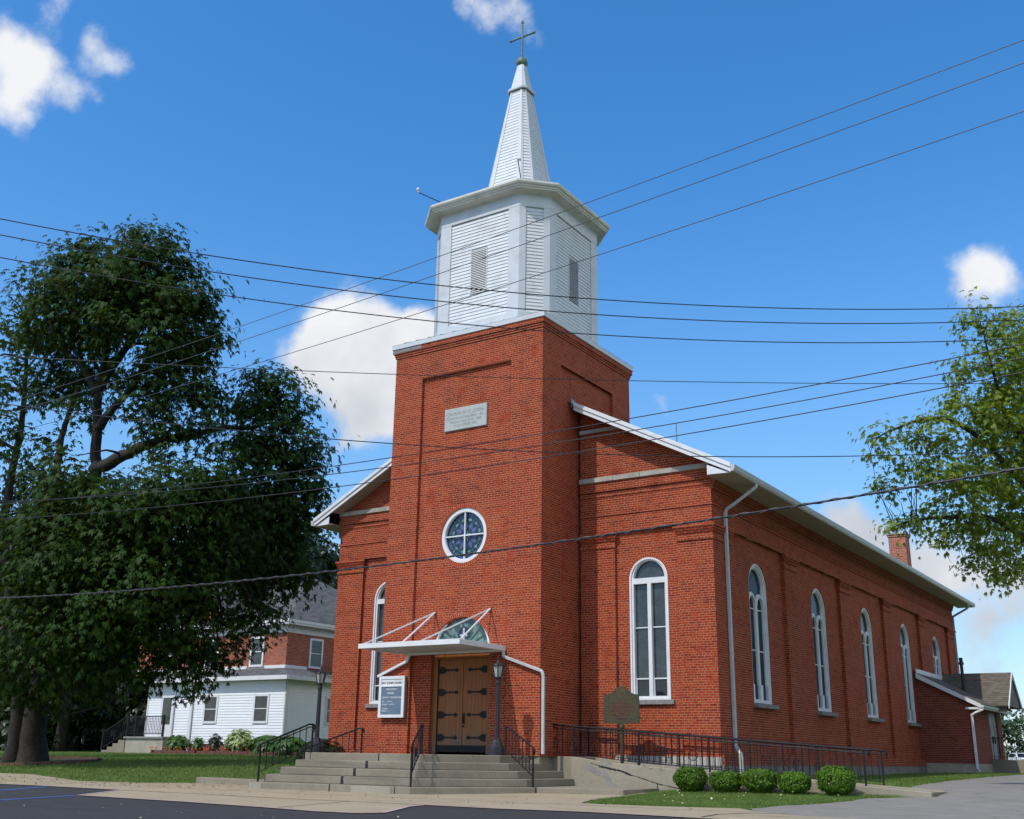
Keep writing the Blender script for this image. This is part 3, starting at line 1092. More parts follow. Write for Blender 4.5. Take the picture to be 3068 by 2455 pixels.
# front, right of the tower
panR, panL = (1.10, 3.02), (-8.18, -6.42)
RT = 6.97
nv.plate([(-0.0, 0.6), (X, 0.6), (X, gable_z(X)), (0.0, gable_z(0.0))], [rect(panR[0], panR[1], 0.98, RT)], fN, 0.10)
nv.plate(rect(panR[0], panR[1], 0.98, RT), [arch(2.08, 0.585, 2.36, 5.60)], fmap_front(D + 0.10), 0.22)
nv.plate([(XL, 0.6), (-TW, 0.6), (-TW, gable_z(-TW)), (XL, gable_z(XL))], [rect(panL[0], panL[1], 0.98, RT)], fN, 0.10)
nv.plate(rect(panL[0], panL[1], 0.98, RT), [arch(-7.12, 0.585, 2.36, 5.60)], fmap_front(D + 0.10), 0.22)
# right side
nv.plate([(D, 0.95), (YB, 0.95), (YB, 8.6), (D, 8.6)], [rect(a, b, 1.02, RT) for a, b in REC], fS, 0.11)
for (a, b), wy in zip(REC, WIN_Y):
    last = wy > 26
    nv.plate(rect(a, b, 1.02, RT), [arch(wy, 0.72, 4.40 if last else 2.38, 5.64)], fmap_side(X - 0.11), 0.26)
# left side, back, upper gables
nv.plate([(D, 0.6), (YB, 0.6), (YB, 8.6), (D, 8.6)], [], lambda u, v, w: (XL + w, u, v))
nv.plate([(XL, 0.6), (X, 0.6), (X, gable_z(X)), (TC, gable_z(TC)), (XL, gable_z(XL))], [], lambda u, v, w: (u, YB - w, v))
# water table along the foot of the side wall
nv.box(X, X + 0.045, D + 0.02, YB, 0.90, 0.985)
nv.box(X, X + 0.075, D + 0.02, YB, 0.74, 0.90)
wall = nv.build('nave_wall', 'red_brick', church)

# raised brick courses: pier caps, string courses and the corbelled frieze
tr = MB()


def cap(u0, u1, side=False, wrap=0.0):
    for z0, z1, p in ((6.53, 6.60, .035), (6.73, 6.80, .03), (6.80, 6.87, .06), (6.87, 6.955, .09)):
        if side:
            tr.box(X, X + p, u0 - (p if u0 > 3 else 0), u1 + p, z0, z1)
        else:
            tr.box(u0 - (p if u0 > -9 else p), u1 + p, D - p, D, z0, z1)


cap(0.02, panR[0])
cap(panR[1], X)
cap(XL, panL[0])
cap(-6.42, -TW - 0.12)
cap(D - 0.0, REC[0][0], True)
for (a, b), (c, d) in zip(REC[:-1], REC[1:]):
    cap(b, c, True)
cap(REC[-1][1], YB, True)
for z0, z1, p in ((7.46, 7.54, .028), (8.02, 8.10, .02), (8.19, 8.27, .06), (8.27, 8.46, .045)):
    tr.box(0.002, X + p, D - p, D, z0, z1)
    tr.box(XL - p, -TW - 0.002, D - p, D, z0, z1)
for z0, z1, p in ((7.46, 7.54, .028), (7.90, 7.98, .05), (7.98, 8.06, .08), (8.06, 8.6, .11)):
    tr.box(X, X + p, D + 0.003, YB - 0.003, z0, z1)
tr.build('brick_courses', 'red_brick', wall)

st = MB()
xx = [0.004, 0.30, 1.12, 1.97, 2.99, 4.08]
for a, b in zip(xx[:-1], xx[1:]):
    st.box(a, b - 0.006, D - 0.10, D + 0.02, 8.462, 8.60)
st.build('stone_band', 'stone', wall, bevel=0.006)
st = MB()
xx = [-9.30, -8.35, -7.3, -6.3, -5.41]
for a, b in zip(xx[:-1], xx[1:]):
    st.box(a, b - 0.006, D - 0.10, D + 0.02, 8.462, 8.60)
st.build('stone_band', 'stone', wall, bevel=0.006)
st = MB()
st.box(0.004, 1.30, D - 0.08, D + 0.02, 9.98, 10.09)
st.build('stone_band', 'stone', wall, bevel=0.006)

fo = MB()
fo.box(0.02, X - 0.01, D - 0.06, D + 0.3, -0.3, 0.72)
fo.box(X - 0.5, X + 0.06, D - 0.02, YB, -0.3, 0.738)
fo.box(XL, -TW, D - 0.06, D + 0.3, -0.3, 0.72)
fo.build('foundation', 'foundation', church)
wb = MB()
wb.box(1.05, X + 0.012, D - 0.05, D + 0.3, 0.722, 0.93)
wb.build('base_stone', 'limestone', church, bevel=0.008)

# ---- tower
tw = MB()
tw.plate(rect(-TW, 0, 0.885, 12.80), [[(-4.335, 0.885 + 1e-4), (-1.075, 0.885 + 1e-4), (-1.075, 11.905), (-4.335, 11.905)]], fmap_front(0.0), 0.10)
DOORW = arch(-2.66, 1.01, 0.887, 3.55, 24)
tw.plate(rect(-4.335, -1.075, 0.886, 11.905), [DOORW, circ(-2.68, 6.885, 0.80, 48)], fmap_front(0.10), 0.22)
tw.plate(rect(0, TW, 0.885, 12.80), [rect(1.03, 4.25, 0.886, 11.885)], fmap_side(0.0), 0.10)
tw.plate(rect(1.03, 4.25, 0.886, 11.885), [], fmap_side(-0.10))
tw.plate(rect(0, TW, 0.6, 12.80), [], lambda u, v, w: (-TW + w, u, v))
tw.plate(rect(-TW, 0, 8.0, 12.80), [], lambda u, v, w: (u, TW - w, v))
tower = tw.build('tower', 'red_brick', church)
tk = MB()
for z0, z1, p in ((12.72, 12.79, .03), (12.79, 12.86, .05), (12.86, 13.0, .085)):
    for b in ((-TW - p, p, -p, 0.0), (-TW - p, p, TW, TW + p), (0.0, p, 0.0, TW), (-TW - p, -TW, 0.0, TW)):
        tk.box(b[0], b[1], b[2], b[3], z0, z1)
tk.build('corbel_course', 'red_brick', tower)
sc = MB()
sc.box(-TW - 0.095, -4.35, -0.092, 0.0, 12.88, 12.998)
sc.build('stone_cap', 'sill_stone', tower)
fl = MB()
o1, o2 = 0.115, 0.10
a0, a1, b0, b1 = -TW - o1, o1, -o1, TW + o1
fl.box(a0, a1, b0, b0 + .05, 13.005, 13.15)
fl.box(a0, a1, b1 - .05, b1, 13.005, 13.15)
fl.box(a0, a0 + .05, b0 + .05, b1 - .05, 13.005, 13.15)
fl.box(a1 - .05, a1, b0 + .05, b1 - .05, 13.005, 13.15)
cap_f = fl.build('metal_coping', 'grey_white_metal', tower, bevel=0.006)
g = MB()
ins = [(-4.95, .45), (-.45, .45), (-.45, 4.95), (-4.95, 4.95)]
outs = [(a0, b0), (a1, b0), (a1, b1), (a0, b1)]
for i in range(4):
    j = (i + 1) % 4
    g.poly([(*outs[i], 13.155), (*outs[j], 13.155), (*ins[j], 13.36), (*ins[i], 13.36)])
    # standing seams
    for s in range(1, 12):
        p, q = Vector(outs[i]).lerp(Vector(outs[j]), s / 12), Vector(ins[i]).lerp(Vector(ins[j]), s / 12)
        g.bar((p.x, p.y, 13.165), (q.x, q.y, 13.37), 0.02, 0.03)
g.build('tower_roof', 'green_flashing', tower)

# stone tablet with its inscription
pl = MB()
pl.box(-3.46, -1.935, 0.04, 0.12, 10.06, 10.75)
plq = pl.build('stone_tablet', 'plaque_stone', church, bevel=0.012)
for s, z, sz in (('CHURCH OF ST. JOSEPH.', 10.535, 0.125), ('Commenced Anno Dom. 1851.', 10.405, 0.108), ('Finished Anno Dom. 1882.', 10.285, 0.108), ('& CONSECRATED.', 10.165, 0.105)):
    text(s, sz, (-2.68, 0.037, z), (PI / 2, 0, 0), 'plaque_letter', plq, ext=0.002)

# ---- round window
rw = MB()
rc, rz = -2.68, 6.885
rw.plate(circ(rc, rz, 0.80, 48), [circ(rc, rz, 0.685, 48)], fmap_front(0.13), 0.12)
rw.plate(circ(rc, rz, 0.70, 48), [circ(rc, rz, 0.675, 48)], fmap_front(0.16), 0.05)
rw.box(rc - 0.017, rc + 0.017, 0.15, 0.20, rz - 0.685, rz + 0.685)
rw.box(rc - 0.685, rc - 0.018, 0.152, 0.20, rz - 0.017, rz + 0.017)
rw.box(rc + 0.018, rc + 0.685, 0.152, 0.20, rz - 0.017, rz + 0.017)
rose = rw.build('round_window', 'white_paint', church)
arch_ring('brick_surround', rc, rz, 0.805, 0.93, 0, 2 * PI, fmap_front(0.10), 0.004, rose, 72)
pg = MB()
names = ['pane_navy', 'pane_blue', 'pane_lavender', 'pane_teal', 'pane_pale', 'pane_green', 'lead', 'pane_white']
K = {n: i for i, n in enumerate(names)}


def pol(r, a, y):
    return (rc + r * math.sin(a), y, rz + r * math.cos(a))


pg.poly([pol(.69, 2 * PI * i / 48, .240) for i in range(48)], K['pane_navy'])
for i in range(12):
    a = 2 * PI * i / 12
    h = PI / 12
    pg.poly([pol(.30, a - h * .9, .238), pol(.45, a, .238), pol(.30, a + h * .9, .238), pol(.19, a, .238)], K['pane_lavender'])
    pg.poly([pol(.20, a + h, .236), pol(.30, a + h * 1.5, .236), pol(.26, a + h, .236), pol(.30, a + h * .5, .236)], K['pane_blue'])
    pg.poly([pol(.47, a + h * .35, .238), pol(.53, a + h, .238), pol(.47, a + h * 1.65, .238), pol(.43, a + h, .238)], K['pane_green'] if i % 2 else K['pane_pale'])
    pg.poly([pol(.475, a - h * .3, .236), pol(.56, a, .236), pol(.475, a + h * .3, .236), pol(.44, a, .236)], K['pane_teal'])
for i in range(8):
    a = 2 * PI * (i + .5) / 8
    h = PI / 8
    for s in range(4):
        t0, t1 = a - h * .72 + s * h * .36, a - h * .72 + (s + 1) * h * .36 - .012
        pg.poly([pol(.60, t0, .238), pol(.60, t1, .238), pol(.645, t1, .238), pol(.645, t0, .238)], K['pane_blue'])
        pg.poly([pol(.565, t0, .238), pol(.565, t1, .238), pol(.578, t1, .238), pol(.578, t0, .238)], K['pane_pale'])
    b = a + h
    pg.poly([pol(.655, b, .236), pol(.60, b + .06, .236), pol(.55, b, .236), pol(.60, b - .06, .236)], K['pane_pale'])
    pg.poly([pol(.17, a, .234), pol(.09, a + .3, .234), pol(.03, a, .234), pol(.09, a - .3, .234)], K['pane_white'] if i % 2 else K['pane_pale'])
for r in (.185, .42, .59):
    for i in range(48):
        t0, t1 = 2 * PI * i / 48, 2 * PI * (i + 1) / 48
        pg.poly([pol(r - .006, t0, .232), pol(r - .006, t1, .232), pol(r + .006, t1, .232), pol(r + .006, t0, .232)], K['lead'])
pg.build('stained_pane', names, rose)

# ---- entrance: frame, double door with strap hinges, fan light
dc = -2.66
df = MB()
df.box(-3.67, -3.50, 0.20, 0.32, 0.90, 3.62)
df.box(-1.82, -1.65, 0.20, 0.32, 0.90, 3.62)
df.box(-3.50, -1.82, 0.20, 0.32, 3.44, 3.62)
frame = df.build('door_frame', 'door_wood', church, bevel=0.008)
fr2 = MB()
fr2.plate(arch(dc, 1.01, 3.62, 3.625, 24), [arch(dc, 0.885, 3.70, 3.705, 24)], fmap_front(0.14), 0.12)
fan = fr2.build('fan_light', 'white_paint', church)
arch_ring('brick_surround', dc, 3.55, 1.015, 1.115, 0.02, PI - 0.02, fmap_front(0.10), 0.004, fan, 48)
fp = MB()
fn = ['lead', 'pane_pale', 'pane_dim', 'pane_green', 'pane_navy', 'pane_white']
cz = 3.68


def fpl(r, a, y):
    return (dc + r * math.cos(a), y, cz + r * math.sin(a))


fp.poly([fpl(.90, PI * i / 32, .235) for i in range(33)], 0)
rr = random.Random(5)
for i in range(30):
    a0_, a1_ = PI * i / 30 + .008, PI * (i + 1) / 30 - .008
    for q, (r0, r1) in enumerate(((.30, .55), (.56, .72), (.73, .87))):
        fp.poly([fpl(r0, a0_, .232), fpl(r1, a0_, .232), fpl(r1, a1_, .232), fpl(r0, a1_, .232)], rr.choice([1, 2, 3, 2, 3, 1, 2]))
ez = 4.10
fp.poly([(dc + .215 * math.cos(2 * PI * i / 32), .2305, ez + .215 * math.sin(2 * PI * i / 32)) for i in range(32)], 0)
fp.poly([(dc + .195 * math.cos(2 * PI * i / 32), .2295, ez + .195 * math.sin(2 * PI * i / 32)) for i in range(32)], 4)
fp.poly([(dc + .17 * math.cos(2 * PI * i / 32), .229, ez - .02 + .10 * math.sin(2 * PI * i / 32)) for i in range(16, 33)], 2)
fp.box(dc - .032, dc + .032, .222, .228, ez - .17, ez + .16, 5)
fp.box(dc - .12, dc + .12, .221, .228, ez - .06, ez + .0, 5)
fp.build('stained_pane', fn, fan)
for s in (-1, 1):
    d0, d1 = (-3.495, -2.668) if s < 0 else (-2.652, -1.825)
    dm = MB()
    dm.box(d0, d1, 0.26, 0.31, 0.95, 3.435)
    door = dm.build('door', 'door_wood', church, bevel=0.004)
    km = MB()
    km.box(d0 + .005, d1 - .005, 0.254, 0.2595, 0.955, 1.13)
    km.build('kick_plate', 'dark_iron', door)
    for z in (1.33, 1.93, 2.53, 3.13):
        hm = MB()
        e = d0 + .02 if s < 0 else d1 - .02
        q = -s
        prof = [(0, -.09), (.10, -.10), (.16, -.085), (.20, -.055), (.26, -.022), (.54, -.020), (.56, -.05), (.60, -.055), (.63, -.03), (.685, 0),
                (.63, .03), (.60, .055), (.56, .05), (.54, .020), (.26, .022), (.20, .055), (.16, .085), (.10, .10), (0, .09)]
        hm.prism([(e + q * u, 0.2585, z + v) for u, v in prof], (0, -0.010, 0))
        hm.build('hinge', 'dark_iron', door)
    if s > 0:
        hm = MB()
        hm.box(d0 + .03, d0 + .075, .240, .259, 1.68, 1.98)
        hm.tube([(d0 + .052, .24, 1.92), (d0 + .052, .19, 1.90), (d0 + .052, .19, 1.76), (d0 + .052, .24, 1.72)], 0.013, 8)
        hm.lathe([(.0, 0), (.02, .0), (.02, .05), (0, .05)], d0 + .052, .236, 10, z=1.60)
        hm.build('handle', 'dark_iron', door)

# ---- flat metal canopy over the entrance
cn = MB()
cx0, cx1, cy0, cz0, cz1 = -4.46, -1.09, -2.13, 3.565, 3.695
cn.box(cx0, cx1, cy0, cy0 + .05, cz0, cz1)
cn.box(cx0, cx0 + .05, cy0 + .05, -0.003, cz0, cz1)
cn.box(cx1 - .05, cx1, cy0 + .05, -0.003, cz0, cz1)
cn.box(cx0 + .05, cx1 - .05, cy0 + .05, 0.095, cz0 + .06, cz0 + .075)
for k in range(22):
    x = cx0 + .12 + k * .148
    cn.box(x, x + .05, cy0 + .052, 0.094, cz0 + .045, cz0 + .0595)
cn.box(cx0 + .05, cx1 - .05, -0.10, -0.004, cz0 - .02, cz0 + .044)
canopy = cn.build('canopy', 'white_paint', church, bevel=0.006)
for ax, tx in ((-3.58, (-4.40, -3.03)), (-1.68, (-2.46, -1.15))):
    for t_ in tx:
        rd = MB()
        rd.bar((ax, 0.09, 4.735), (t_, cy0 + .12, cz1 - .01), 0.035, 0.035)
        rd.build('support_rod', 'white_paint', canopy)
    pm = MB()
    pm.box(ax - .03, ax + .03, 0.075, 0.099, 4.62, 4.78)
    pm.build('wall_bracket', 'rust_red', canopy)
dp = MB()
dp.bar((-4.34, -0.07, 3.56), (-4.42, -0.07, 3.36), 0.07, 0.09)
dp.bar((-4.40, -0.07, 3.385), (-5.44, -0.07, 2.99), 0.09, 0.07)
dp.build('downspout', 'white_paint', canopy, bevel=0.008)
dp = MB()
dp.tube([(-1.12, -0.07, 3.56), (-1.12, -0.07, 3.44), (-1.05, -0.07, 3.385)], 0.05, 10)
dp.bar((-1.06, -0.07, 3.395), (0.06, -0.07, 3.015), 0.09, 0.075)
dp.tube([(0.03, -0.07, 3.02), (0.10, -0.07, 2.985), (0.135, -0.07, 2.90), (0.14, -0.06, 2.80)], 0.047, 10)
dp.box(0.10, 0.18, -0.10, -0.03, 0.93, 2.86)
dp.build('downspout', 'grey_downspout', canopy, bevel=0.008)

# ---- front windows: round-headed, two lights under a lunette
def front_window(cx):
    y = D + 0.10
    w = MB()
    lun = [(cx - .475, 5.62)] + [(cx - .475 * math.cos(PI * i / 18), 5.625 + .475 * math.sin(PI * i / 18)) for i in range(19)] + [(cx + .475, 5.62)]
    w.plate(arch(cx, .575, 2.36, 5.60, 24), [rect(cx - .475, cx - .055, 2.46, 5.47), rect(cx + .055, cx + .475, 2.46, 5.47), lun[1:-1]], fmap_front(y + 0.02), 0.13)
    w.plate(arch(cx, .585, 2.36, 5.60, 24), [arch(cx, .535, 2.40, 5.60, 24)], fmap_front(y - 0.015), 0.05, edge=True)
    for s in (-1, 1):
        a, b = (cx - .475, cx - .055) if s < 0 else (cx + .055, cx + .475)
        w.box(a, b, y + .10, y + .135, 4.265, 4.295)
        w.box(a, b, y + .075, y + .13, 2.90, 2.935)
        w.box(a, a + .03, y + .08, y + .13, 2.462, 2.90)
        w.box(b - .03, b, y + .08, y + .13, 2.462, 2.90)
    win = w.build('window', 'white_paint', church)
    gmb = MB()
    gmb.poly([(u, y + .142, v) for u, v in arch(cx, .56, 2.9, 5.60, 24)])
    gmb.build('pane', 'storm_glass', win)
    gmb = MB()
    gmb.poly([(cx - .5, y + .12, 2.44), (cx + .5, y + .12, 2.44), (cx + .5, y + .12, 2.91), (cx - .5, y + .12, 2.91)])
    gmb.build('lower_pane', 'lower_glass', win)
    s = MB()
    s.box(cx - .70, cx + .70, D + 0.02, D + .14, 2.235, 2.355)
    s.build('sill', 'sill_stone', win, bevel=0.012)
    arch_ring('brick_surround', cx, 5.60, .59, .70, 0, PI, fmap_front(y), 0.004, win, 40)
    return win


front_window(2.08)
front_window(-7.12)


# ---- side windows: paired lancets inside a round-headed frame
def side_window(cy, z0):
    x0 = X - 0.11
    zs = 5.64
    w = MB()
    lz = 5.16
    l1, l2 = arch(cy - .315, .235, z0 + .12, lz, 14), arch(cy + .315, .235, z0 + .12, lz, 14)
    low = []
    for i in range(25):
        u = .50 - i * (1.0 / 24)
        low.append((cy + u, lz + .05 + math.sqrt(max(0, .30 ** 2 - (abs(u) - .30) ** 2))))
    top = [(cy - .56 * math.cos(t), zs + .56 * math.sin(t)) for t in [PI * (k + 1.2) / 20.4 for k in range(19)]]
    eye = [p for p in top] + low
    w.plate(arch(cy, .72, z0, zs, 24), [l1, l2, eye], fmap_side(x0 - 0.09), 0.05)
    w.plate(arch(cy, .72, z0, zs, 24), [arch(cy, .655, z0 + .05, zs, 24)], fmap_side(x0 - 0.02), 0.07)
    w.plate(arch(cy, .66, z0 + .04, zs, 24), [arch(cy, .60, z0 + .09, zs, 24)], fmap_side(x0 - 0.05), 0.04)
    # moulded middle post and round label over each lancet
    w.box(x0 - .088, x0 - .065, cy - .045, cy + .045, z0 + .05, lz + .02)
    for s in (-1, 1):
        c = cy + s * .315
        w.plate(arch(c, .285, lz - .02, lz, 14)[2:] + [(c - .285, lz - .02), (c + .285, lz - .02)], [], fmap_side(x0 - .131)) if False else None
        n = 14
        for i in range(n):
            t0, t1 = PI * i / n, PI * (i + 1) / n
            q = [(c + r * math.cos(t), lz + r * math.sin(t)) for r, t in ((.236, t0), (.285, t0), (.285, t1), (.236, t1))]
            w.prism([(x0 - .089, u, v) for u, v in q], (.025, 0, 0))
        for z in (5.02 - .0, 3.84):
            if z > z0 + .5:
                w.box(x0 - .14, x0 - .11, c - .234, c + .234, z, z + .03)
    if z0 < 3:
        # storm sash boxes standing proud at the foot
        for a, b in ((cy - .70, cy - .53), (cy - .10, cy + .10), (cy + .53, cy + .70)):
            w.box(x0 - .088, x0 - .035, a, b, z0 + .05, 2.90)
        w.box(x0 - .089, x0 - .036, cy - .53, cy + .53, z0 + .0, z0 + .11)
    win = w.build('window', 'white_paint', church)
    gm = MB()
    gm.poly([(x0 - .145, u, v) for u, v in arch(cy, .66, z0 + .5 if z0 < 3 else z0 + .1, zs, 24)])
    gm.build('pane', 'side_glass', win)
    if z0 < 3:
        gm = MB()
        gm.poly([(x0 - .125, u, v) for u, v in rect(cy - .53, cy + .53, z0 + .10, 2.90)])
        gm.build('lower_pane', 'lower_glass', win)
    s = MB()
    s.box(x0 - .02, X + .05, cy - .84, cy + .84, z0 - .125, z0 - .003)
    s.build('sill', 'sill_stone', win, bevel=0.012)
    arch_ring('brick_surround', cy, zs, .725, .835, 0, PI, fmap_side(x0), 0.004, win, 40)


for wy in WIN_Y:
    side_window(wy, 4.40 if wy > 26 else 2.38)

# ---- roof, eaves, gutters
YF, YE = 1.62, 32.33
EX, EXL = 4.88, -10.02
rf = MB()
zr0 = 8.32
for s, ex in ((1, EX), (-1, EXL)):
    ridge = zr0 + 0.517 * abs(ex - TC)
    rf.poly([(ex, YF, zr0), (ex, YE, zr0), (TC, YE, ridge), (TC, YF, ridge)])
roof = rf.build('roof', 'shingle_dark', church, recalc=False)
for s, ex in ((1, EX), (-1, EXL)):
    fa = MB()
    x1 = 0.085 if s > 0 else -TW - 0.085
    z_at = lambda x: zr0 + 0.517 * abs(ex - x)
    a = (ex, YF, z_at(ex))
    b = (x1, YF, z_at(x1))
    # two stepped rake boards
    fa.prism([(ex, YF, zr0 - .19), (x1, YF, z_at(x1) - .19), (x1, YF, z_at(x1) - .02), (ex, YF, zr0 - .02)], (0, .04, 0))
    fa.prism([(ex, YF - .035, zr0 - .06), (x1, YF - .035, z_at(x1) - .06), (x1, YF - .035, z_at(x1) + .06), (ex, YF - .035, zr0 + .06)], (0, .06, 0))
    # cornice return box at the eave
    fa.prism([(ex - s * .02, YF + .045, zr0 - .19), (X + .12 if s > 0 else XL - .12, YF + .045, zr0 - .19 + .02), (X + .12 if s > 0 else XL - .12, YF + .045, zr0 + .10)], (0, .03, 0))
    fa.build('rake_board', 'white_paint', roof, bevel=0.004)
for s, ex in ((1, EX), (-1, EXL)):
    sf = MB()
    wx = X + .112 if s > 0 else XL - .002
    n = 61
    for k in range(n):
        y0, y1 = YF + .08 + (YE - YF - .08) * k / n, YF + .08 + (YE - YF - .08) * (k + 1) / n - .006
        lo, hi = min(wx, ex - s * .01), max(wx, ex - s * .01)
        sf.box(lo, hi, y0, y1, zr0 - .175 + (.02 if False else 0), zr0 - .155)
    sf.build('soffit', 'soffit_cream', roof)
    sf = MB()
    x1 = 0.0 if s > 0 else -TW
    z_at = lambda x: zr0 + 0.517 * abs(ex - x) - .17
    m = 16
    xa = X if s > 0 else XL
    for k in range(m):
        u0, u1 = xa + (x1 - xa) * k / m, xa + (x1 - xa) * (k + 1) / m
        u1 -= (.006 if u1 > u0 else -.006)
        sf.prism([(u0, YF + .045, z_at(u0)), (u1, YF + .045, z_at(u1)), (u1, YF + .045, z_at(u1) + .02), (u0, YF + .045, z_at(u0) + .02)], (0, D - YF - .047, 0))
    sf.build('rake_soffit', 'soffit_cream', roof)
for s, ex in ((1, EX), (-1, EXL)):
    gt = MB()
    prof = [(0, -.17), (.075, -.17), (.10, -.12), (.12, -.02), (.12, .0), (.0, .0)]
    gt.prism([(ex + s * u, YF - .02, zr0 + v) for u, v in prof], (0, YE - YF + .06, 0))
    gt.build('gutter', 'grey_downspout', roof)
ds = MB()
ds.tube([(4.93, 3.30, 8.16), (4.93, 3.28, 8.06), (4.85, 3.22, 7.98), (4.30, 3.02, 7.55), (4.16, 2.98, 7.46), (4.125, 2.97, 7.36)], 0.052, 10)
ds.box(4.08, 4.17, 2.92, 3.02, 1.30, 7.40)
ds.tube([(4.125, 2.97, 1.34), (4.13, 2.96, 1.22), (4.20, 2.93, 1.10), (4.27, 2.90, 1.02), (4.29, 2.89, 0.9), (4.30, 2.88, 0.42)], 0.06, 10)
ds.build('downspout', 'grey_downspout', roof, bevel=0.01)
ds = MB()
ds.tube([(4.93, 30.9, 8.15), (4.93, 30.95, 8.02), (4.85, 31.0, 7.94), (4.12, 31.25, 7.62)], 0.05, 8)
ds.box(4.07, 4.16, 31.2, 31.3, 4.4, 7.64)
ds.build('downspout', 'grey_downspout', roof)
ds = MB()
ds.tube([(-10.06, 3.0, 8.15), (-10.06, 3.0, 8.0), (-9.95, 3.0, 7.93), (-9.35, 3.0, 7.62), (-9.31, 3.0, 7.5), (-9.31, 3.1, 0.6)], 0.05, 8)
ds.build('downspout', 'grey_downspout', roof)
# tar-smeared flashing where the roof meets the tower
tp = MB()
zz = lambda y: 10.9
shp = [(1.60, 10.72), (1.60, 10.98), (1.72, 10.97), (1.95, 10.90), (2.2, 10.88), (2.45, 10.90), (2.8, 10.86), (3.2, 10.83), (3.7, 10.81), (4.0, 10.80), (4.0, 10.72)]
tp.prism([(0.002, y, z) for y, z in shp], (0.02, 0, 0))
tp.build('flashing', 'tar_patch', roof)
ant = MB()
ant.bar((3.0, 2.4, 9.3), (3.0, 2.4, 9.95), 0.02, 0.02)
ant.build('lightning_rod', 'copper_green', roof)
ch = MB()
ch.box(3.2, 3.93, 24.05, 24.75, 8.6, 10.36)
ch.box(3.16, 3.97, 24.01, 24.79, 10.361, 10.45)
chim = ch.build('chimney', 'chimney_brick', roof)
cp = MB()
cp.box(3.13, 4.0, 23.98, 24.82, 10.452, 10.52)
cp.build('cap', 'stone', chim)

# ---- belfry: an octagon with broad main faces and narrow corner faces
BC = (TC, 2.70)


def octo(a, c):
    """half width a, corner cut c -> 8 points, starting front-left of the front face"""
    x, y = BC
    return [(x - a + c, y - a), (x + a - c, y - a), (x + a, y - a + c), (x + a, y + a - c), (x + a - c, y + a), (x - a + c, y + a), (x - a, y + a - c), (x - a, y - a + c)]


A0, C0 = 2.20, 0.69
oc = octo(A0, C0)
core = MB()
core.slab(octo(A0 - .05, C0 - .03), 13.2, 17.75)
belfry = core.build('belfry', 'grey_white_metal', church)
tm, sm_, lm = MB(), MB(), MB()
for i in range(8):
    p, q = Vector((*oc[i], 0)), Vector((*oc[(i + 1) % 8], 0))
    d = (q - p).normalized()
    n = Vector((d.y, -d.x, 0))
    L = (q - p).length
    wide = L > 1.5
    ws = 0.40 if wide else 0.205

    def P(u, z, w=0.0):
        r = p + d * u + n * w
        return (r.x, r.y, z)
    # corner boards, frieze, base skirt
    for u0, u1, z0, z1, w in ((0, ws, 13.3, 17.20, 0.0), (L - ws, L, 13.3, 17.20, 0.0), (0, L, 17.20, 17.70, 0.006), (0, L, 13.2, 13.66, 0.010)):
        tm.prism([P(u0, z0, w), P(u1, z0, w), P(u1, z1, w), P(u0, z1, w)], -n * 0.06)
    holes = None
    if wide:
        z0, z1 = 13.66, 17.17
        W = L - 2 * ws
        lu0, lu1 = (L / 2 - .30 - ws) / W, (L / 2 + .30 - ws) / W
        nrow = 31
        holes = [(lu0, lu1, (14.61 - z0) / (z1 - z0), (16.06 - z0) / (z1 - z0))]
        siding(sm_, P(ws, z0, -.045), P(L - ws, z0, -.045), P(L - ws, z1, -.045), P(ws, z1, -.045), (z1 - z0) / nrow, n, 0.020, holes=holes)
        # louvred opening: dark back with pale blades
        lm = MB()
        lz0, lz1 = 14.60, 16.08
        lm.poly([P(L / 2 - .31, lz0, -.046), P(L / 2 + .31, lz0, -.046), P(L / 2 + .31, lz1, -.046), P(L / 2 - .31, lz1, -.046)], 0)
        nb = 25
        for k in range(nb):
            zb = lz0 + (lz1 - lz0) * k / nb
            lm.prism([P(L / 2 - .29, zb, -.016), P(L / 2 + .29, zb, -.016), P(L / 2 + .29, zb + .033, -.030), P(L / 2 - .29, zb + .033, -.030)], -n * .004, 1)
        for u in (L / 2 - .31, L / 2 + .29):
            lm.prism([P(u, lz0, -.045), P(u + .02, lz0, -.045), P(u + .02, lz1, -.045), P(u, lz1, -.045)], n * .032, 1)
        lm.build('louver', ['louver_dark', 'siding_white'], belfry)
    else:
        siding(sm_, P(ws, 13.66, -.045), P(L - ws, 13.66, -.045), P(L - ws, 17.17, -.045), P(ws, 17.17, -.045), 3.51 / 31, n, 0.020)
tm.build('trim', 'grey_white_metal', belfry)
sm_.build('siding', 'siding_white', belfry)
# cornice: stacked mouldings growing outward
cm = MB()


def ring(o, z, a=A0, c=C0):
    return [(x, y, z) for x, y in octo(a + o, c + o * 0.5858)]


prof = [(0.008, 17.60), (0.04, 17.63), (0.06, 17.63), (0.30, 17.675), (0.30, 17.72), (0.33, 17.725), (0.345, 17.78), (0.39, 17.79), (0.42, 17.84), (0.42, 17.90), (0.36, 17.915)]
for (o0, z0), (o1, z1) in zip(prof[:-1], prof[1:]):
    r0, r1 = ring(o0, z0), ring(o1, z1)
    for i in range(8):
        j = (i + 1) % 8
        cm.poly([r0[i], r0[j], r1[j], r1[i]])
cm.build('cornice', 'cornice_cream', belfry)
rm = MB()
r0, r1 = ring(0.37, 17.914), [(x, y, 18.30) for x, y in octo(1.25, .40)]
for i in range(8):
    j = (i + 1) % 8
    rm.poly([r0[i], r0[j], r1[j], r1[i]])
rm.build('cornice_roof', 'grey_white_metal', belfry)

# ---- spire
sx = TC + 0.045
BCs = BC
BC = (TC + 0.05, 2.74)


def spr(z):
    t = (z - 18.0) / (23.0 - 18.0)
    a = 1.10 + (0.325 - 1.10) * t
    return a, a * 0.33


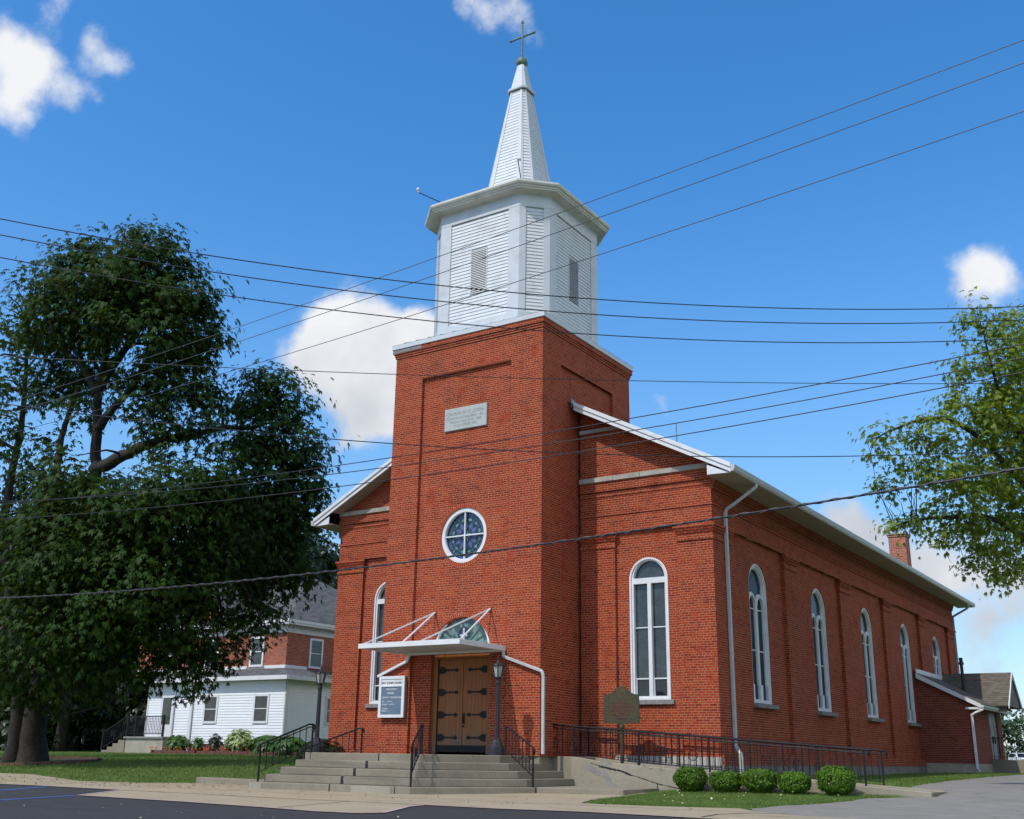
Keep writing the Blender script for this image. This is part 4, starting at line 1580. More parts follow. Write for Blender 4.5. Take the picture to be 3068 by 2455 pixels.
sp = MB()
zs_ = [18.05, 23.0]
for z0, z1, g_ in ((18.05, 23.0, -.03),):
    o0, o1 = octo(spr(z0)[0] + g_, spr(z0)[1]), octo(spr(z1)[0] + g_ * .6, spr(z1)[1])
    for i in range(8):
        j = (i + 1) % 8
        sp.poly([(*o0[i], z0), (*o0[j], z0), (*o1[j], z1), (*o1[i], z1)])
spire = sp.build('spire', 'grey_white_metal', church)
t_, s_ = MB(), MB()
o0, o1 = octo(*spr(18.05)), octo(*spr(23.0))
for i in range(8):
    j = (i + 1) % 8
    p, q, r, s = Vector((*o0[i], 18.05)), Vector((*o0[j], 18.05)), Vector((*o1[j], 23.0)), Vector((*o1[i], 23.0))
    n = (q - p).cross(s - p).normalized()
    if n.x * (p.x - BC[0]) + n.y * (p.y - BC[1]) < 0:
        n = -n
    wide = (q - p).length > 1.0
    e = 0.13 if wide else 0.2
    def Q(u, v):
        return p.lerp(q, u).lerp(s.lerp(r, u), v)
    for u0, u1 in ((0, e), (1 - e, 1)):
        t_.prism([tuple(Q(u0, 0)), tuple(Q(u1, 0)), tuple(Q(u1, 1)), tuple(Q(u0, 1))], -n * .03)
    t_.prism([tuple(Q(e, 0)), tuple(Q(1 - e, 0)), tuple(Q(1 - e, .05)), tuple(Q(e, .05))], -n * .03)
    siding(s_, Q(e, .05) - n * .03, Q(1 - e, .05) - n * .03, Q(1 - e, 1) - n * .03, Q(e, 1) - n * .03, 0.128, n, 0.02)
t_.build('trim', 'grey_white_metal', spire)
s_.build('siding', 'siding_white', spire)
u_ = MB()
cl = [(0.36, .36 * .33, 22.97), (0.40, .13, 22.99), (0.40, .13, 23.06), (0.33, .11, 23.10), (0.135, .045, 24.12)]
for (a_, c_, z0), (b_, d_, z1) in zip(cl[:-1], cl[1:]):
    p0, p1 = octo(a_, c_), octo(b_, d_)
    for i in range(8):
        j = (i + 1) % 8
        u_.poly([(*p0[i], z0), (*p0[j], z0), (*p1[j], z1), (*p1[i], z1)])
u_.build('spire_tip', 'grey_white_metal', spire)
b_ = MB()
rr_ = []
for k in range(13):
    a_ = -PI / 2 * .75 + (PI / 2 * .75 + PI / 2) * k / 12
    rr_.append((0.205 * math.cos(a_) + .001, 24.29 + .205 * math.sin(a_)))
b_.lathe(rr_, BC[0], BC[1], 24)
for k in range(8):
    a_ = 2 * PI * k / 8
    b_.tube([(BC[0] + 1.01 * r * math.cos(a_), BC[1] + 1.01 * r * math.sin(a_), z) for r, z in rr_[1:-1]], 0.011, 5)
ball = b_.build('ball_finial', 'copper_green', spire, smooth=False)
c_ = MB()
cxx, cyy = BC
c_.tube([(cxx, cyy, 24.45), (cxx, cyy, 25.98)], 0.033, 10)
c_.tube([(cxx, cyy, 25.94), (cxx, cyy, 25.99), (cxx, cyy, 26.10)], [.05, .05, .004], 8)
c_.tube([(cxx - .50, cyy, 25.36), (cxx + .50, cyy, 25.36)], 0.036, 10)
for s in (-1, 1):
    c_.tube([(cxx + s * .47, cyy, 25.36), (cxx + s * .51, cyy, 25.36), (cxx + s * .585, cyy, 25.36)], [.05, .05, .004], 8)
c_.build('cross', 'copper_green', spire)
BC = BCs
# flood lights on the cornice
for a, b, hd in (((-4.0, 0.5, 17.98), (-4.55, -0.35, 18.22), (-4.6, -.4, 18.3)), ((-1.05, 0.35, 17.95), (-1.02, 0.12, 18.50), (-1.02, 0.10, 18.56))):
    f_ = MB()
    f_.tube([a, b], 0.014, 6, 0)
    h = Vector(hd)
    dd = (h - Vector(b)).normalized()
    f_.tube([Vector(b), h, h + Vector((.05, .05, .03))], [.03, .05, .07], 10, 1)
    f_.build('flood_light', ['dark_iron', 'white_paint'], belfry)

# ---- side annex with a lean-to roof and a gabled side door
AY, AX, AYB = 23.12, 6.03, 29.6
am = MB()
am.plate([(X - .115, .86), (AX, .86), (AX, 3.16), (X - .115, 4.27)], [], fmap_front(AY))
am.plate(rect(AY, AYB, .86, 3.2), [rect(26.75, 28.65, 1.05, 3.0)], fmap_side(AX), 0.12)
am.plate([(X, .86), (AX, .86), (AX, 3.16), (X, 4.18)], [], lambda u, v, w: (u, AYB - w, v))
annex = am.build('annex_wall', 'dark_red_brick', church)
af = MB()
af.box(X + .08, AX + .01, AY - .012, AYB, -.2, .858)
af.build('foundation', 'block_wall', annex)
ar = MB()
ar.prism([(X, AY - .16, 4.36), (AX + .48, AY - .16, 3.10), (AX + .48, AY - .16, 3.17), (X, AY - .16, 4.43)], (0, AYB - AY + .4, 0))
ar.build('annex_roof', 'annex_shingle', annex)
ab = MB()
ab.prism([(X + .01, AY - .18, 4.20), (AX + .46, AY - .18, 2.975), (AX + .46, AY - .18, 3.14), (X + .01, AY - .18, 4.40)], (0, .035, 0))
ab.box(AX - .15, AX + .44, AY - .142, AY - .01, 2.94, 3.02)
ab.box(AX + .42, AX + .46, AY - .14, AYB + .2, 2.96, 3.09)
ab.build('fascia', 'white_paint', annex, bevel=0.004)
ag = MB()
ag.prism([(AX + .462, AY - .2, 3.0), (AX + .55, AY - .2, 3.02), (AX + .57, AY - .2, 3.10), (AX + .462, AY - .2, 3.10)], (0, 3.2, 0))
ag.tube([(AX + .52, AY - .12, 3.0), (AX + .50, AY - .13, 2.93), (AX + .2, AY - .15, 2.80), (AX + .07, AY - .12, 2.72)], 0.045, 8)
ag.box(AX + .01, AX + .10, AY - .11, AY - .02, .72, 2.76)
ag.tube([(AX + .055, AY - .065, .75), (AX + .055, AY - .09, .66), (AX + .16, AY - .25, .62)], 0.045, 8)
ag.build('gutter', 'white_paint', annex)
fs = MB()
for a, b in ((4.19, 4.62), (4.63, 5.0)):
    fs.prism([(X + .012, AY - .1 + (a - 4.19) * 6, 4.36), (X + .012, AY - .1 + (b - 4.19) * 6, 4.36), (X + .012, AY - .1 + (b - 4.19) * 6, 4.58), (X + .012, AY - .1 + (a - 4.19) * 6, 4.58)], (.03, 0, 0))
fs.build('step_flashing', 'white_paint', annex)
# cross gable over the door, its ridge running out from the nave
gb = MB()
gy, gz, gx = 27.9, 4.62, AX + .95
gb.prism([(X, 26.3, 3.20), (gx, 26.3, 3.20), (gx, gy, gz), (X, gy, gz)], (0, 0, .07))
gb.prism([(X, 29.5, 3.20), (gx, 29.5, 3.20), (gx, gy, gz), (X, gy, gz)], (0, 0, .07))
gb.build('gable_roof', 'annex_shingle', annex)
gw = MB()
gw.prism([(gx - .12, 26.45, 3.22), (gx - .12, 29.35, 3.22), (gx - .12, gy, gz - .04)], (.06, 0, 0))
gw.prism([(AX + .01, 26.5, 2.98), (gx - .14, 26.5, 2.98), (gx - .14, 26.5, 3.2), (AX + .01, 26.5, 3.2)], (0, .05, 0))
gw.build('gable_end', 'foundation', annex)
gt2 = MB()
for y0, y1 in ((26.24, gy), (29.56, gy)):
    gt2.prism([(gx - .02, y0, 3.1), (gx - .02, y1, gz - .06), (gx - .02, y1, gz + .09), (gx - .02, y0, 3.24)], (.04, 0, 0))
gt2.build('bargeboard', 'white_paint', annex)
ad = MB()
ad.box(AX - .115, AX - .06, 26.8, 28.6, 1.06, 2.98)
adr = ad.build('door', 'door_grey', annex)
for y in (27.15, 28.05):
    ad = MB()
    ad.box(AX - .058, AX - .05, y, y + .22, 2.05, 2.7)
    ad.build('door_glass', 'lower_glass', adr)
    ad = MB()
    ad.box(AX - .058, AX - .02, y + .35 if y < 27.5 else y - .12, y + .39 if y < 27.5 else y - .08, 1.7, 2.0)
    ad.build('handle', 'dark_iron', adr)
ap = MB()
ap.box(AX + .005, AX + 1.5, 26.5, 29.0, -.2, 1.03)
ap.box(AX + .3, AX + 1.5, 29.0, 29.4, -.2, .78)
ap.box(AX + .3, AX + 1.5, 29.4, 29.8, -.2, .58)
ap.build('door_step', 'step_concrete', annex)
arl = MB()
for y in np.linspace(26.55, 28.95, 15):
    arl.bar((AX + 1.45, y, 1.03), (AX + 1.45, y, 1.90), .018, .018)
for x in np.linspace(AX + .1, AX + 1.45, 9):
    arl.bar((x, 26.55, 1.03), (x, 26.55, 1.90), .018, .018)
arl.bar((AX + 1.45, 26.55, 1.91), (AX + 1.45, 28.95, 1.91), .04, .03)
arl.bar((AX + .05, 26.55, 1.91), (AX + 1.45, 26.55, 1.91), .04, .03)
arl.bar((AX + 1.45, 26.55, 1.15), (AX + 1.45, 28.95, 1.15), .025, .02)
arl.bar((AX + .05, 26.55, 1.15), (AX + 1.45, 26.55, 1.15), .025, .02)
arl.build('railing', 'dark_iron', annex)
vp = MB()
vp.tube([(AX - .9, 26.9, 3.7), (AX - .9, 26.9, 5.05)], .07, 10)
vp.tube([(AX - .9, 26.9, 5.0), (AX - .9, 26.9, 5.1)], .11, 10)
vp.tube([(AX - .9, 26.9, 5.1), (AX - .9, 26.9, 5.3)], .08, 10)
vp.build('vent_pipe', 'cable_black', annex)

# ------------------------------------------------------------------ entrance stairs wrapping three sides of the landing
def off_poly(t):
    lines = []
    pts = [(-7.9, 0.75), (-7.15, -1.75), (-5.62, -4.6), (-.72, -4.38), (1.0, -1.75), (1.0, 0.55)]
    for a, b in zip(pts[:-1], pts[1:]):
        d = (Vector(b) - Vector(a)).normalized()
        n = Vector((d.y, -d.x))
        lines.append((n, n.dot(Vector(a)) - t))
    out = []
    for (n1, c1), (n2, c2) in zip(lines[:-1], lines[1:]):
        det = n1.x * n2.y - n1.y * n2.x
        out.append(((c1 * n2.y - c2 * n1.y) / det, (n1.x * c2 - n2.x * c1) / det))
    p0, p1 = out[0], out[-1]
    n, c = lines[0]
    y = 0.75
    first = ((c - n.y * y) / n.x, y)
    return [first] + out + [(1.0 - t, 0.598)]


LZ, RH, TR = 0.885, 0.178, 0.325
stairs = empty('entrance_stairs', (-2.8, -2.0, 0), 'worn concrete stairs wrapping around the landing at the tower door', 'stairs')
rs = random.Random(3)
for k in range(5):
    z1 = LZ - RH * (4 - k)
    z0 = z1 - RH + .001 if k else -.25
    m = MB()
    pl_ = off_poly(TR * k)
    m.slab(pl_, z0, z1)
    if k == 4:
        m = MB()
        m.slab(pl_[:-1] + [(pl_[-1][0], 0.598), (0.6, 0.598), (0.6, 2.10), (0.002, 2.10), (0.002, -0.004), (-5.404, -0.004), (-5.404, 2.1), (pl_[0][0], 2.1)], -.25, z1)
        m.build('landing', 'step_concrete', stairs, bevel=0.018)
    else:
        m.build('step', 'step_concrete', stairs, bevel=0.018)
# joints filled with tar, and lighter patched blocks, on the risers
jm = MB()
for k in range(5):
    p = off_poly(TR * k)
    a, b = Vector(p[2]), Vector(p[3])
    d = (b - a).normalized()
    n = Vector((d.y, -d.x))
    z1 = LZ - RH * (4 - k)
    for u, w in ((2.58 - .10 * k, .045 if k in (1, 2, 3) else .02), (2.58 + 1.9, 0.012 if k in (0,) else 0)):
        if not w:
            continue
        c = a + d * u
        jm.prism([(c.x + d.x * s * w + n.x * .004, c.y + d.y * s * w + n.y * .004, z) for s, z in ((-1, z1 - RH + .01), (1, z1 - RH + .012), (.7, z1 + .004), (-.8, z1 + .003))], (-n.x * .03, -n.y * .03, 0))
    q = Vector(p[4])
    if k == 0:
        jm.box(q.x - .05, q.x + .03, q.y - .03, q.y + .05, z1 - .16, z1 + .004)
jm.build('tar_joint', 'black_tar', stairs)
pm = MB()
p = off_poly(0)
a, b = Vector(p[2]), Vector(p[3])
d = (b - a).normalized()
n = Vector((d.y, -d.x))
for u0, u1 in ((0.03, .42), (3.22, 4.35)):
    c0, c1 = a + d * u0 + n * .003, a + d * u1 + n * .003
    pm.prism([(c0.x, c0.y, .012), (c1.x, c1.y, .012), (c1.x, c1.y, .165), (c0.x, c0.y, .165)], (-n.x * .02, -n.y * .02, 0))
pm.build('patch', 'step_patch', stairs)
lp = MB()
lp.slab([(.9, .59), (1.004, -1.78), (3.24, -1.62), (3.06, .59)], -.2, .185)
lp.build('low_platform', 'step_concrete', stairs, bevel=0.015)

lw = MB()
lw.slab([(-9.75, -2.62), (-7.2, -2.95), (-6.6, -2.7), (-9.7, -2.28)], -.2, .17)
tag(lw.build('low_wall', 'step_concrete', bevel=0.015), 'low concrete wall holding back the lawn left of the stairs', 'wall')

# ------------------------------------------------------------------ wheelchair ramp
ramp = empty('wheelchair_ramp', (5, 1.3, .2), 'cracked concrete wheelchair ramp running down along the church front', 'ramp')
ctop = [(-0.24, .884), (0.62, .882), (1.5, .775), (2.5, .705), (4.28, .585), (5.2, .525), (6.8, .44), (8.08, .365), (9.45, .285)]


def cz_at(x):
    for (xa, za), (xb, zb) in zip(ctop[:-1], ctop[1:]):
        if x <= xb:
            return za + (zb - za) * (x - xa) / (xb - xa)
    return ctop[-1][1]


for nm, y0, y1 in (('front_curb', .60, .80), ('rear_curb', 1.86, 2.06)):
    m = MB()
    pr_ = [(x, y0, z) for x, z in ctop] + [(9.45, y0, -.1), (-0.24, y0, -.1)]
    m.prism(pr_, (0, y1 - y0, 0))
    m.build(nm, 'ramp_concrete', ramp, bevel=0.02)
m = MB()
m.prism([(x, .801, z - .09) for x, z in ctop[:-1]] + [(9.45, .801, .27), (9.45, .801, -.1), (-.24, .801, -.1)], (0, 1.058, 0))
m.build('ramp_floor', 'step_concrete', ramp)
# the long crack and the spalled patch
m = MB()
ck = [(1.15, .74), (1.45, .665), (1.75, .61), (2.05, .56), (2.3, .475), (2.55, .42), (2.8, .35), (3.05, .285), (3.3, .24), (3.6, .19), (3.8, .165)]
for i in range(len(ck) - 1):
    (xa, za), (xb, zb) = ck[i], ck[i + 1]
    k = 5
    for j in range(k):
        t0, t1 = j / k, (j + 1) / k
        ja, jb = rs.uniform(-.012, .012), rs.uniform(-.012, .012)
        w0 = (.028 if 1.3 < xa < 2.3 else .012) * rs.uniform(.6, 1.3)
        x0_, z0_ = xa + (xb - xa) * t0, za + (zb - za) * t0
        x1_, z1_ = xa + (xb - xa) * t1, za + (zb - za) * t1
        m.prism([(x0_, .597, z0_ - w0), (x1_, .597, z1_ - w0 + jb * .3), (x1_, .597, z1_ + w0 * .6), (x0_, .597, z0_ + w0 * .6)], (0, .02, 0))
for cx_, z0_, z1_ in ((1.42, .69, .62), (3.02, .30, .12)):
    m.box(cx_ - .012, cx_ + .012, .5965, .61, z1_, z0_)
m.build('crack', 'black_tar', ramp)
m = MB()
sp_ = [(1.02, .72), (1.22, .66), (1.42, .55), (1.56, .60), (1.66, .48), (1.74, .34), (1.92, .20), (1.78, .18), (1.62, .24), (1.52, .42), (1.36, .44), (1.2, .50), (1.04, .62)]
m.prism([(x, .596, z) for x, z in sp_], (0, .03, 0))
m.prism([(x, .596, z) for x, z in ((1.45, .80), (1.62, .79), (1.78, .745), (1.66, .70), (1.5, .70))], (0, .03, 0))
m.build('spalled_patch', 'spall', ramp)

# ------------------------------------------------------------------ iron railings
def rail_thing(name, loc, label, posts, top, low, balusters, rings=(), double=False, tail=None, group='iron handrails', tr=.024):
    t = empty(name, loc, label, 'railing', group)
    m = MB()
    m.tube(top, tr, 8)
    m.build('top_rail', 'dark_iron', t, smooth=True)
    if double:
        m = MB()
        m.tube([(x, y, z - .075) for x, y, z in top], .014, 6)
        m.build('mid_rail', 'dark_iron', t)
    m = MB()
    for a, b in zip(low[:-1], low[1:]):
        m.bar(a, b, .022, .016)
    m.build('bottom_rail', 'dark_iron', t)
    for a, b in posts:
        m = MB()
        m.bar(a, b, .036, .036)
        m.build('post', 'dark_iron', t)
    for a, b in balusters:
        m = MB()
        m.bar(a, b, .016, .016)
        m.build('baluster', 'dark_iron', t)
    for (c, r, dv) in rings:
        m = MB()
        c = Vector(c)
        dv = Vector(dv).normalized()
        pts = [c + dv * r * math.cos(2 * PI * i / 20) + Vector((0, 0, r * math.sin(2 * PI * i / 20))) for i in range(21)]
        m.tube(pts, .010, 6)
        m.bar(c - dv * r, c + dv * r, .012, .012)
        m.bar(c - Vector((0, 0, r)), c + Vector((0, 0, r)), .012, .012)
        m.build('cross_ring', 'dark_iron', t)
    return t


def stair_rail(name, label, a, b, za, zb, fa_, fb_, n=8, double=False):
    """rail from foot a (top at za, floor fa_) up to head b (top at zb, floor fb_)"""
    A, B = Vector((a[0], a[1], za)), Vector((b[0], b[1], zb))
    d = B - A
    dh = Vector((d.x, d.y, 0)).normalized()
    K1 = B - dh * .12
    top = [A - dh * .05 + Vector((0, 0, -.16)), A - dh * .075 + Vector((0, 0, -.08)), A - dh * .03 + Vector((0, 0, -.01)), A + d * .05, A.lerp(K1, .5), K1 - d * .04 + Vector((0, 0, .0)), K1 + Vector((0, 0, .012)), B + Vector((0, 0, .012)), B + dh * .05 + Vector((0, 0, -.02)), B + dh * .055 + Vector((0, 0, -.08)), B + dh * .01 + Vector((0, 0, -.10))]
    la, lb = A + Vector((0, 0, -.62)), Vector((B.x, B.y, fb_ + .10))
    la.z = fa_ + (zb - za) * .12 + .12
    la = A.lerp(B, .10)
    la.z = za - .60
    low = [tuple(A + Vector((0, 0, -.66))), tuple(lb - dh * .12 + Vector((0, 0, -.02))), tuple(lb)]
    bal = []
    for i in range(1, n):
        p = A.lerp(B, i / n)
        zl = A.z - .66 + (lb.z - .02 - (A.z - .66)) * (i / n)
        bal.append(((p.x, p.y, zl), (p.x, p.y, p.z)))
    cpt = A.lerp(B, .42)
    posts = [((a[0], a[1], fa_), (a[0], a[1], za)), ((b[0], b[1], fb_), (b[0], b[1], zb))]
    return rail_thing(name, (a[0], a[1], fa_), label, posts, top, low, bal, [((cpt.x, cpt.y, cpt.z - .36), .11, dh)], double)


Z1 = .173
stair_rail('handrail', 'black iron handrail in the middle of the stairs, left of the right-hand lamp post', (-.78, -4.28), (-1.46, -3.05), 1.10, 1.55, Z1, LZ, 7)
stair_rail('handrail', 'black iron handrail on the right of the stairs, ending beside the cracked ramp wall', (.88, -1.72), (-.24, -1.22), 1.08, 1.55, Z1, LZ, 8)
stair_rail('handrail', 'black iron handrail with a doubled bar at the left front corner of the stairs', (-5.45, -4.45), (-4.85, -3.25), 1.06, 1.56, Z1, LZ, 8, True)
stair_rail('handrail', 'short black iron handrail at the left rear of the landing below the notice board', (-6.7, -1.55), (-4.95, -1.20), 0.98, 1.52, Z1, LZ, 9)


def ramp_rail(label, y, x0, x1, h0, ox, floor):
    g = lambda x: cz_at(max(x, .62)) if x > .62 else LZ
    tz = lambda x: 1.70 if x < -.3 else (1.70 + (1.13 - 1.70) * max(0, (x + .3)) / 8.4)
    xs = list(np.arange(x0, x1 + .01, (x1 - x0) / 14))
    top = [(x0 - .06, y, tz(x0) - .07), (x0 - .07, y, tz(x0) - .02), (x0 - .02, y, tz(x0))] + [(x, y, tz(x)) for x in xs[1:]] + [(x1 + .08, y, tz(x1) - .015), (x1 + .11, y, tz(x1) - .06), (x1 + .08, y, tz(x1) - .10)]
    low = [(x, y, max(g(x), 0.3) + .08) for x in xs]
    posts = [((x, y, floor(x)), (x, y, tz(x))) for x in ox]
    bx = np.arange(x0 + .17, x1, .163)
    bal = [((x, y, g(x) + .085), (x, y, tz(x))) for x in bx if min(abs(x - p) for p in ox) > .05]
    rings = [((x, y, tz(x) - .45), .12, (1, 0, 0)) for x in ([.05, .62, 3.3, 3.95, 6.55, 7.05] if y < 1 else [1.9, 2.5, 5.3, 5.9])]
    return rail_thing('handrail', (x0, y, LZ), label, posts, top, low, bal, rings, True)


ramp_rail('long black iron railing on the street side of the wheelchair ramp', .66, -.86, 8.08, .8, [-.86, .62, 2.5, 4.38, 6.2, 8.06], lambda x: LZ if x < .5 else cz_at(max(x, .62)) - .22 if x < 7 else .3)
ramp_rail('long black iron railing on the church side of the wheelchair ramp', 1.95, .35, 8.12, .8, [.35, 1.4, 3.0, 4.9, 6.6, 8.1], lambda x: cz_at(max(x, .62)) - .1)

# ------------------------------------------------------------------ lamp posts
def lamp_post(x, y, z, label, copy_of=None):
    t = empty('lamp_post', (x, y, z), label, 'lamp', 'lamp posts flanking the stairs')
    s8 = PI / 8
    m = MB()
    m.lathe([(.20, 0), (.20, .17), (.175, .19), (.175, .21), (.155, .23), (.135, .32), (.115, .36), (.11, .39), (.085, .41)], x, y, 8, s8, z=z)
    m.build('base', 'lamp_iron', t)
    m = MB()
    pts = []
    for i in range(32):
        a = 2 * PI * i / 32
        pts.append(a)
    b = len(m.v)
    for zz, r in ((.40, .062), (1.0, .056), (1.74, .050)):
        for i, a in enumerate(pts):
            q = r * (1 + .09 * (1 if i % 4 < 2 else -1))
            m.v.append((x + q * math.cos(a), y + q * math.sin(a), z + zz))
    for k in range(2):
        for i in range(32):
            j = (i + 1) % 32
            m.f.append((b + k * 32 + i, b + k * 32 + j, b + (k + 1) * 32 + j, b + (k + 1) * 32 + i))
            m.m.append(0)
    m.lathe([(.062, 1.735), (.07, 1.75), (.07, 1.80), (.05, 1.82), (.05, 1.86), (.075, 1.875), (.10, 1.90), (.10, 1.915)], x, y, 16, z=z)
    m.build('pole', 'lamp_iron', t)
    m = MB()
    m.lathe([(.088, 1.917), (.145, 2.185)], x, y, 6, 0, z=z)
    m.build('lantern_pane', 'lamp_pane', t)
    m = MB()
    for i in range(6):
        a = 2 * PI * i / 6
        c, s = math.cos(a), math.sin(a)
        m.bar((x + .095 * c, y + .095 * s, z + 1.90), (x + .152 * c, y + .152 * s, z + 2.20), .022, .016)
        m.tube([(x + .095 * c, y + .095 * s, z + 1.93), (x + .13 * c, y + .13 * s, z + 1.89), (x + .13 * c, y + .13 * s, z + 1.86)], .012, 5)
        m.tube([(x + .15 * c, y + .15 * s, z + 2.20), (x + .175 * c, y + .175 * s, z + 2.225), (x + .17 * c, y + .17 * s, z + 2.25)], .012, 5)
    m.lathe([(.16, 2.186), (.17, 2.20), (.16, 2.215), (.11, 2.25), (.06, 2.285), (.04, 2.30), (.03, 2.33), (.04, 2.34), (.015, 2.36), (.01, 2.44), (.002, 2.46)], x, y, 12, z=z)
    m.build('lantern_frame', 'lamp_iron', t)
    return t


lamp_post(-.62, -1.05, LZ, 'black cast iron lamp post on the landing right of the church door')
lamp_post(-7.05, -.72, LZ, 'black cast iron lamp post left of the stairs in front of the white house')
pd = MB()
pd.box(-7.3, -6.8, -.97, -.47, -.1, LZ - .002)
tag(pd.build('lamp_footing', 'step_concrete', bevel=.01), 'concrete footing under the left lamp post', 'footing')

# ------------------------------------------------------------------ notice board on the tower wall
nb = empty('notice_board', (-4.85, -.08, 1.86), 'white framed notice board reading Saint Joseph Church on the tower wall', 'sign')
bx0, bx1, bz0, bz1, by = -5.31, -4.41, 1.86, 2.975, -.13
m = MB()
m.box(bx0, bx1, by + .02, -.002, bz0, bz1)
m.build('case', 'foundation', nb)
m = MB()
m.plate(rect(bx0 - .01, bx1 + .01, bz0 - .01, bz1 + .01), [rect(bx0 + .08, bx1 - .08, bz0 + .07, bz1 - .28), rect(bx0 + .07, bx1 - .07, bz1 - .25, bz1 - .07)], fmap_front(by - .015), .05, edge=True)
m.build('frame', 'white_paint', nb)
m = MB()
m.box(bx0 + .05, bx1 - .05, by + .005, by + .019, bz0 + .05, bz1 - .265)
bd = m.build('letter_board', 'board_blue', nb)
m = MB()
m.box(bx0 + .05, bx1 - .05, by + .004, by + .018, bz1 - .264, bz1 - .05)
hd = m.build('header_panel', 'white_paint', nb)
text('SAINT JOSEPH CHURCH', .080, ((bx0 + bx1) / 2, by + .003, bz1 - .205), (PI / 2, 0, 0), 'letter_black', hd, ext=.001, bold=.03)
for s, x, z, sz, al in (('WELCOME !', -4.86, 2.60, .075, 'CENTER'), ('MASSES', -4.90, 2.49, .075, 'CENTER'), ('SUNDAY 7:00 8:30 10:30', -4.86, 2.375, .068, 'CENTER'), ('SAT.      4:30 PM', -5.20, 2.27, .055, 'LEFT'),
                        ('SUNDAY   4:30 PM', -5.20, 2.19, .055, 'LEFT'), ('CHURCH', -5.20, 2.075, .055, 'LEFT'), ('OFFICE   1', -5.20, 2.01, .055, 'LEFT')):
    text(s, sz, (x, by + .002, z), (PI / 2, 0, 0), 'letter_white', bd, align=al, ext=.001, bold=.02)

# ------------------------------------------------------------------ historical marker
mk = empty('historical_marker', (1.66, 1.30, .6), 'dark bronze historical marker with a round seal on a post by the ramp', 'sign')
mx, my, mz = 1.72, 1.25, 1.735
hw, hh = .495, .70
ol = [(-hw, .03), (-hw + .02, 0), (hw - .02, 0), (hw, .03), (hw, hh)]
for i in range(9):
    t = i / 8
    ol.append((hw - .03 - .27 * t, hh + .015 + .10 * t ** 2.2))
for i in range(13):
    a = PI * (.12 + .76 * i / 12)
    ol.append((.16 * math.cos(a) * 1.02, hh + .10 + .125 * math.sin(a)))
for i in range(9):
    t = 1 - i / 8
    ol.append((-(hw - .03 - .27 * t), hh + .015 + .10 * t ** 2.2))
ol.append((-hw, hh))
rot = Matrix.Rotation(R(4), 4, 'Z')


def mp(u, v, w):
    p = rot @ Vector((u, w, 0))
    return (mx + p.x, my + p.y, mz + v)


m = MB()
m.plate(ol, [], lambda u, v, w: mp(u, v, -.02 + w), .04, edge=True)
m.plate(ol, [], lambda u, v, w: mp(u, v, .02))
plate_ = m.build('plate', 'marker_bronze', mk)
m = MB()
for r0, r1 in ((.118, .128), (.078, .086)):
    for i in range(32):
        a, b = 2 * PI * i / 32, 2 * PI * (i + 1) / 32
        m.poly([mp(r * math.cos(t), hh + .09 + r * math.sin(t), -.024) for r, t in ((r0, a), (r1, a), (r1, b), (r0, b))])
for i in range(9):
    a = 2 * PI * i / 9
    m.poly([mp(.03 * math.cos(a) + .035 * math.cos(t), hh + .09 + .03 * math.sin(a) + .022 * math.sin(t), -.023) for t in (0, 2, 4)])
m.build('seal', 'marker_gold', plate_)
m = MB()
bl = [(.30 * math.cos(t) * (1 + .06 * math.sin(3 * t + 1)), .33 + .24 * math.sin(t) * (1 + .05 * math.cos(4 * t))) for t in [2 * PI * i / 40 for i in range(40)]]
m.plate(bl, [], lambda u, v, w: mp(u, v, -.0225))
m.build('map_panel', 'marker_maroon', plate_)
m = MB()
rs2 = random.Random(8)
for r_ in range(15):
    v = .595 - r_ * .0335
    u = -.42 if 2 < r_ < 14 else -.36
    while u < (.42 if 2 < r_ < 14 else .36):
        L = rs2.uniform(.03, .085)
        if rs2.random() < .93:
            m.poly([mp(u, v, -.026), mp(min(u + L, .43), v, -.026), mp(min(u + L, .43), v + .013, -.026), mp(u, v + .013, -.026)])
        u += L + .014
m.poly([mp(-hw + .05, .045, -.025), mp(hw - .05, .045, -.025), mp(hw - .05, .054, -.025), mp(-hw + .05, .054, -.025)])
m.build('raised_lines', 'marker_gold', plate_)
text('ST. JOSEPH SUR LA BAIE', .078, mp(0, .632, -.024), (PI / 2, 0, R(4)), 'marker_gold', plate_, ext=.001)
m = MB()
m.lathe([(.045, 0), (.045, .98), (.06, .99), (.075, 1.03), (.075, 1.07), (.055, 1.10), (.04, 1.12), (.04, 1.15)], mx, my, 14, z=.58)
m.build('post', 'marker_bronze', mk)
m = MB()
m.box(mx - .14, mx + .14, my - .03, my + .03, mz - .03, mz)
m.build('bracket', 'marker_bronze', mk)

# ------------------------------------------------------------------ clipped bushes by the ramp
def leaf_blob(cx, cy, z0, rx, ry, h, n, size, seed):
    g = np.random.default_rng(seed)
    u = g.normal(size=(n, 3))
    u /= np.linalg.norm(u, axis=1, keepdims=True)
    e = np.sign(u) * np.abs(u) ** 0.75
    lump = 1 + .06 * np.sin(u[:, 0] * 5 + seed) * np.cos(u[:, 1] * 6 + seed * 2) + .04 * np.sin(u[:, 2] * 9 + seed)
    r = g.uniform(.80, 1.03, size=(n, 1)) * lump[:, None]
    p = e * r * np.array([[rx, ry, h / 2]]) + np.array([[cx, cy, z0 + h / 2]])
    low = (p[:, 2] - z0) / h
    k = 1 - .26 * np.clip(.45 - low, 0, 1) / .45
    p[:, 0] = cx + (p[:, 0] - cx) * k
    p[:, 1] = cy + (p[:, 1] - cy) * k
    p[:, 2] = np.maximum(p[:, 2], z0 + .015)
    return leaves(p, u + g.normal(size=u.shape) * .5, size, nl=3, droop=.1, spread=1.6, width=.55, rng=g)


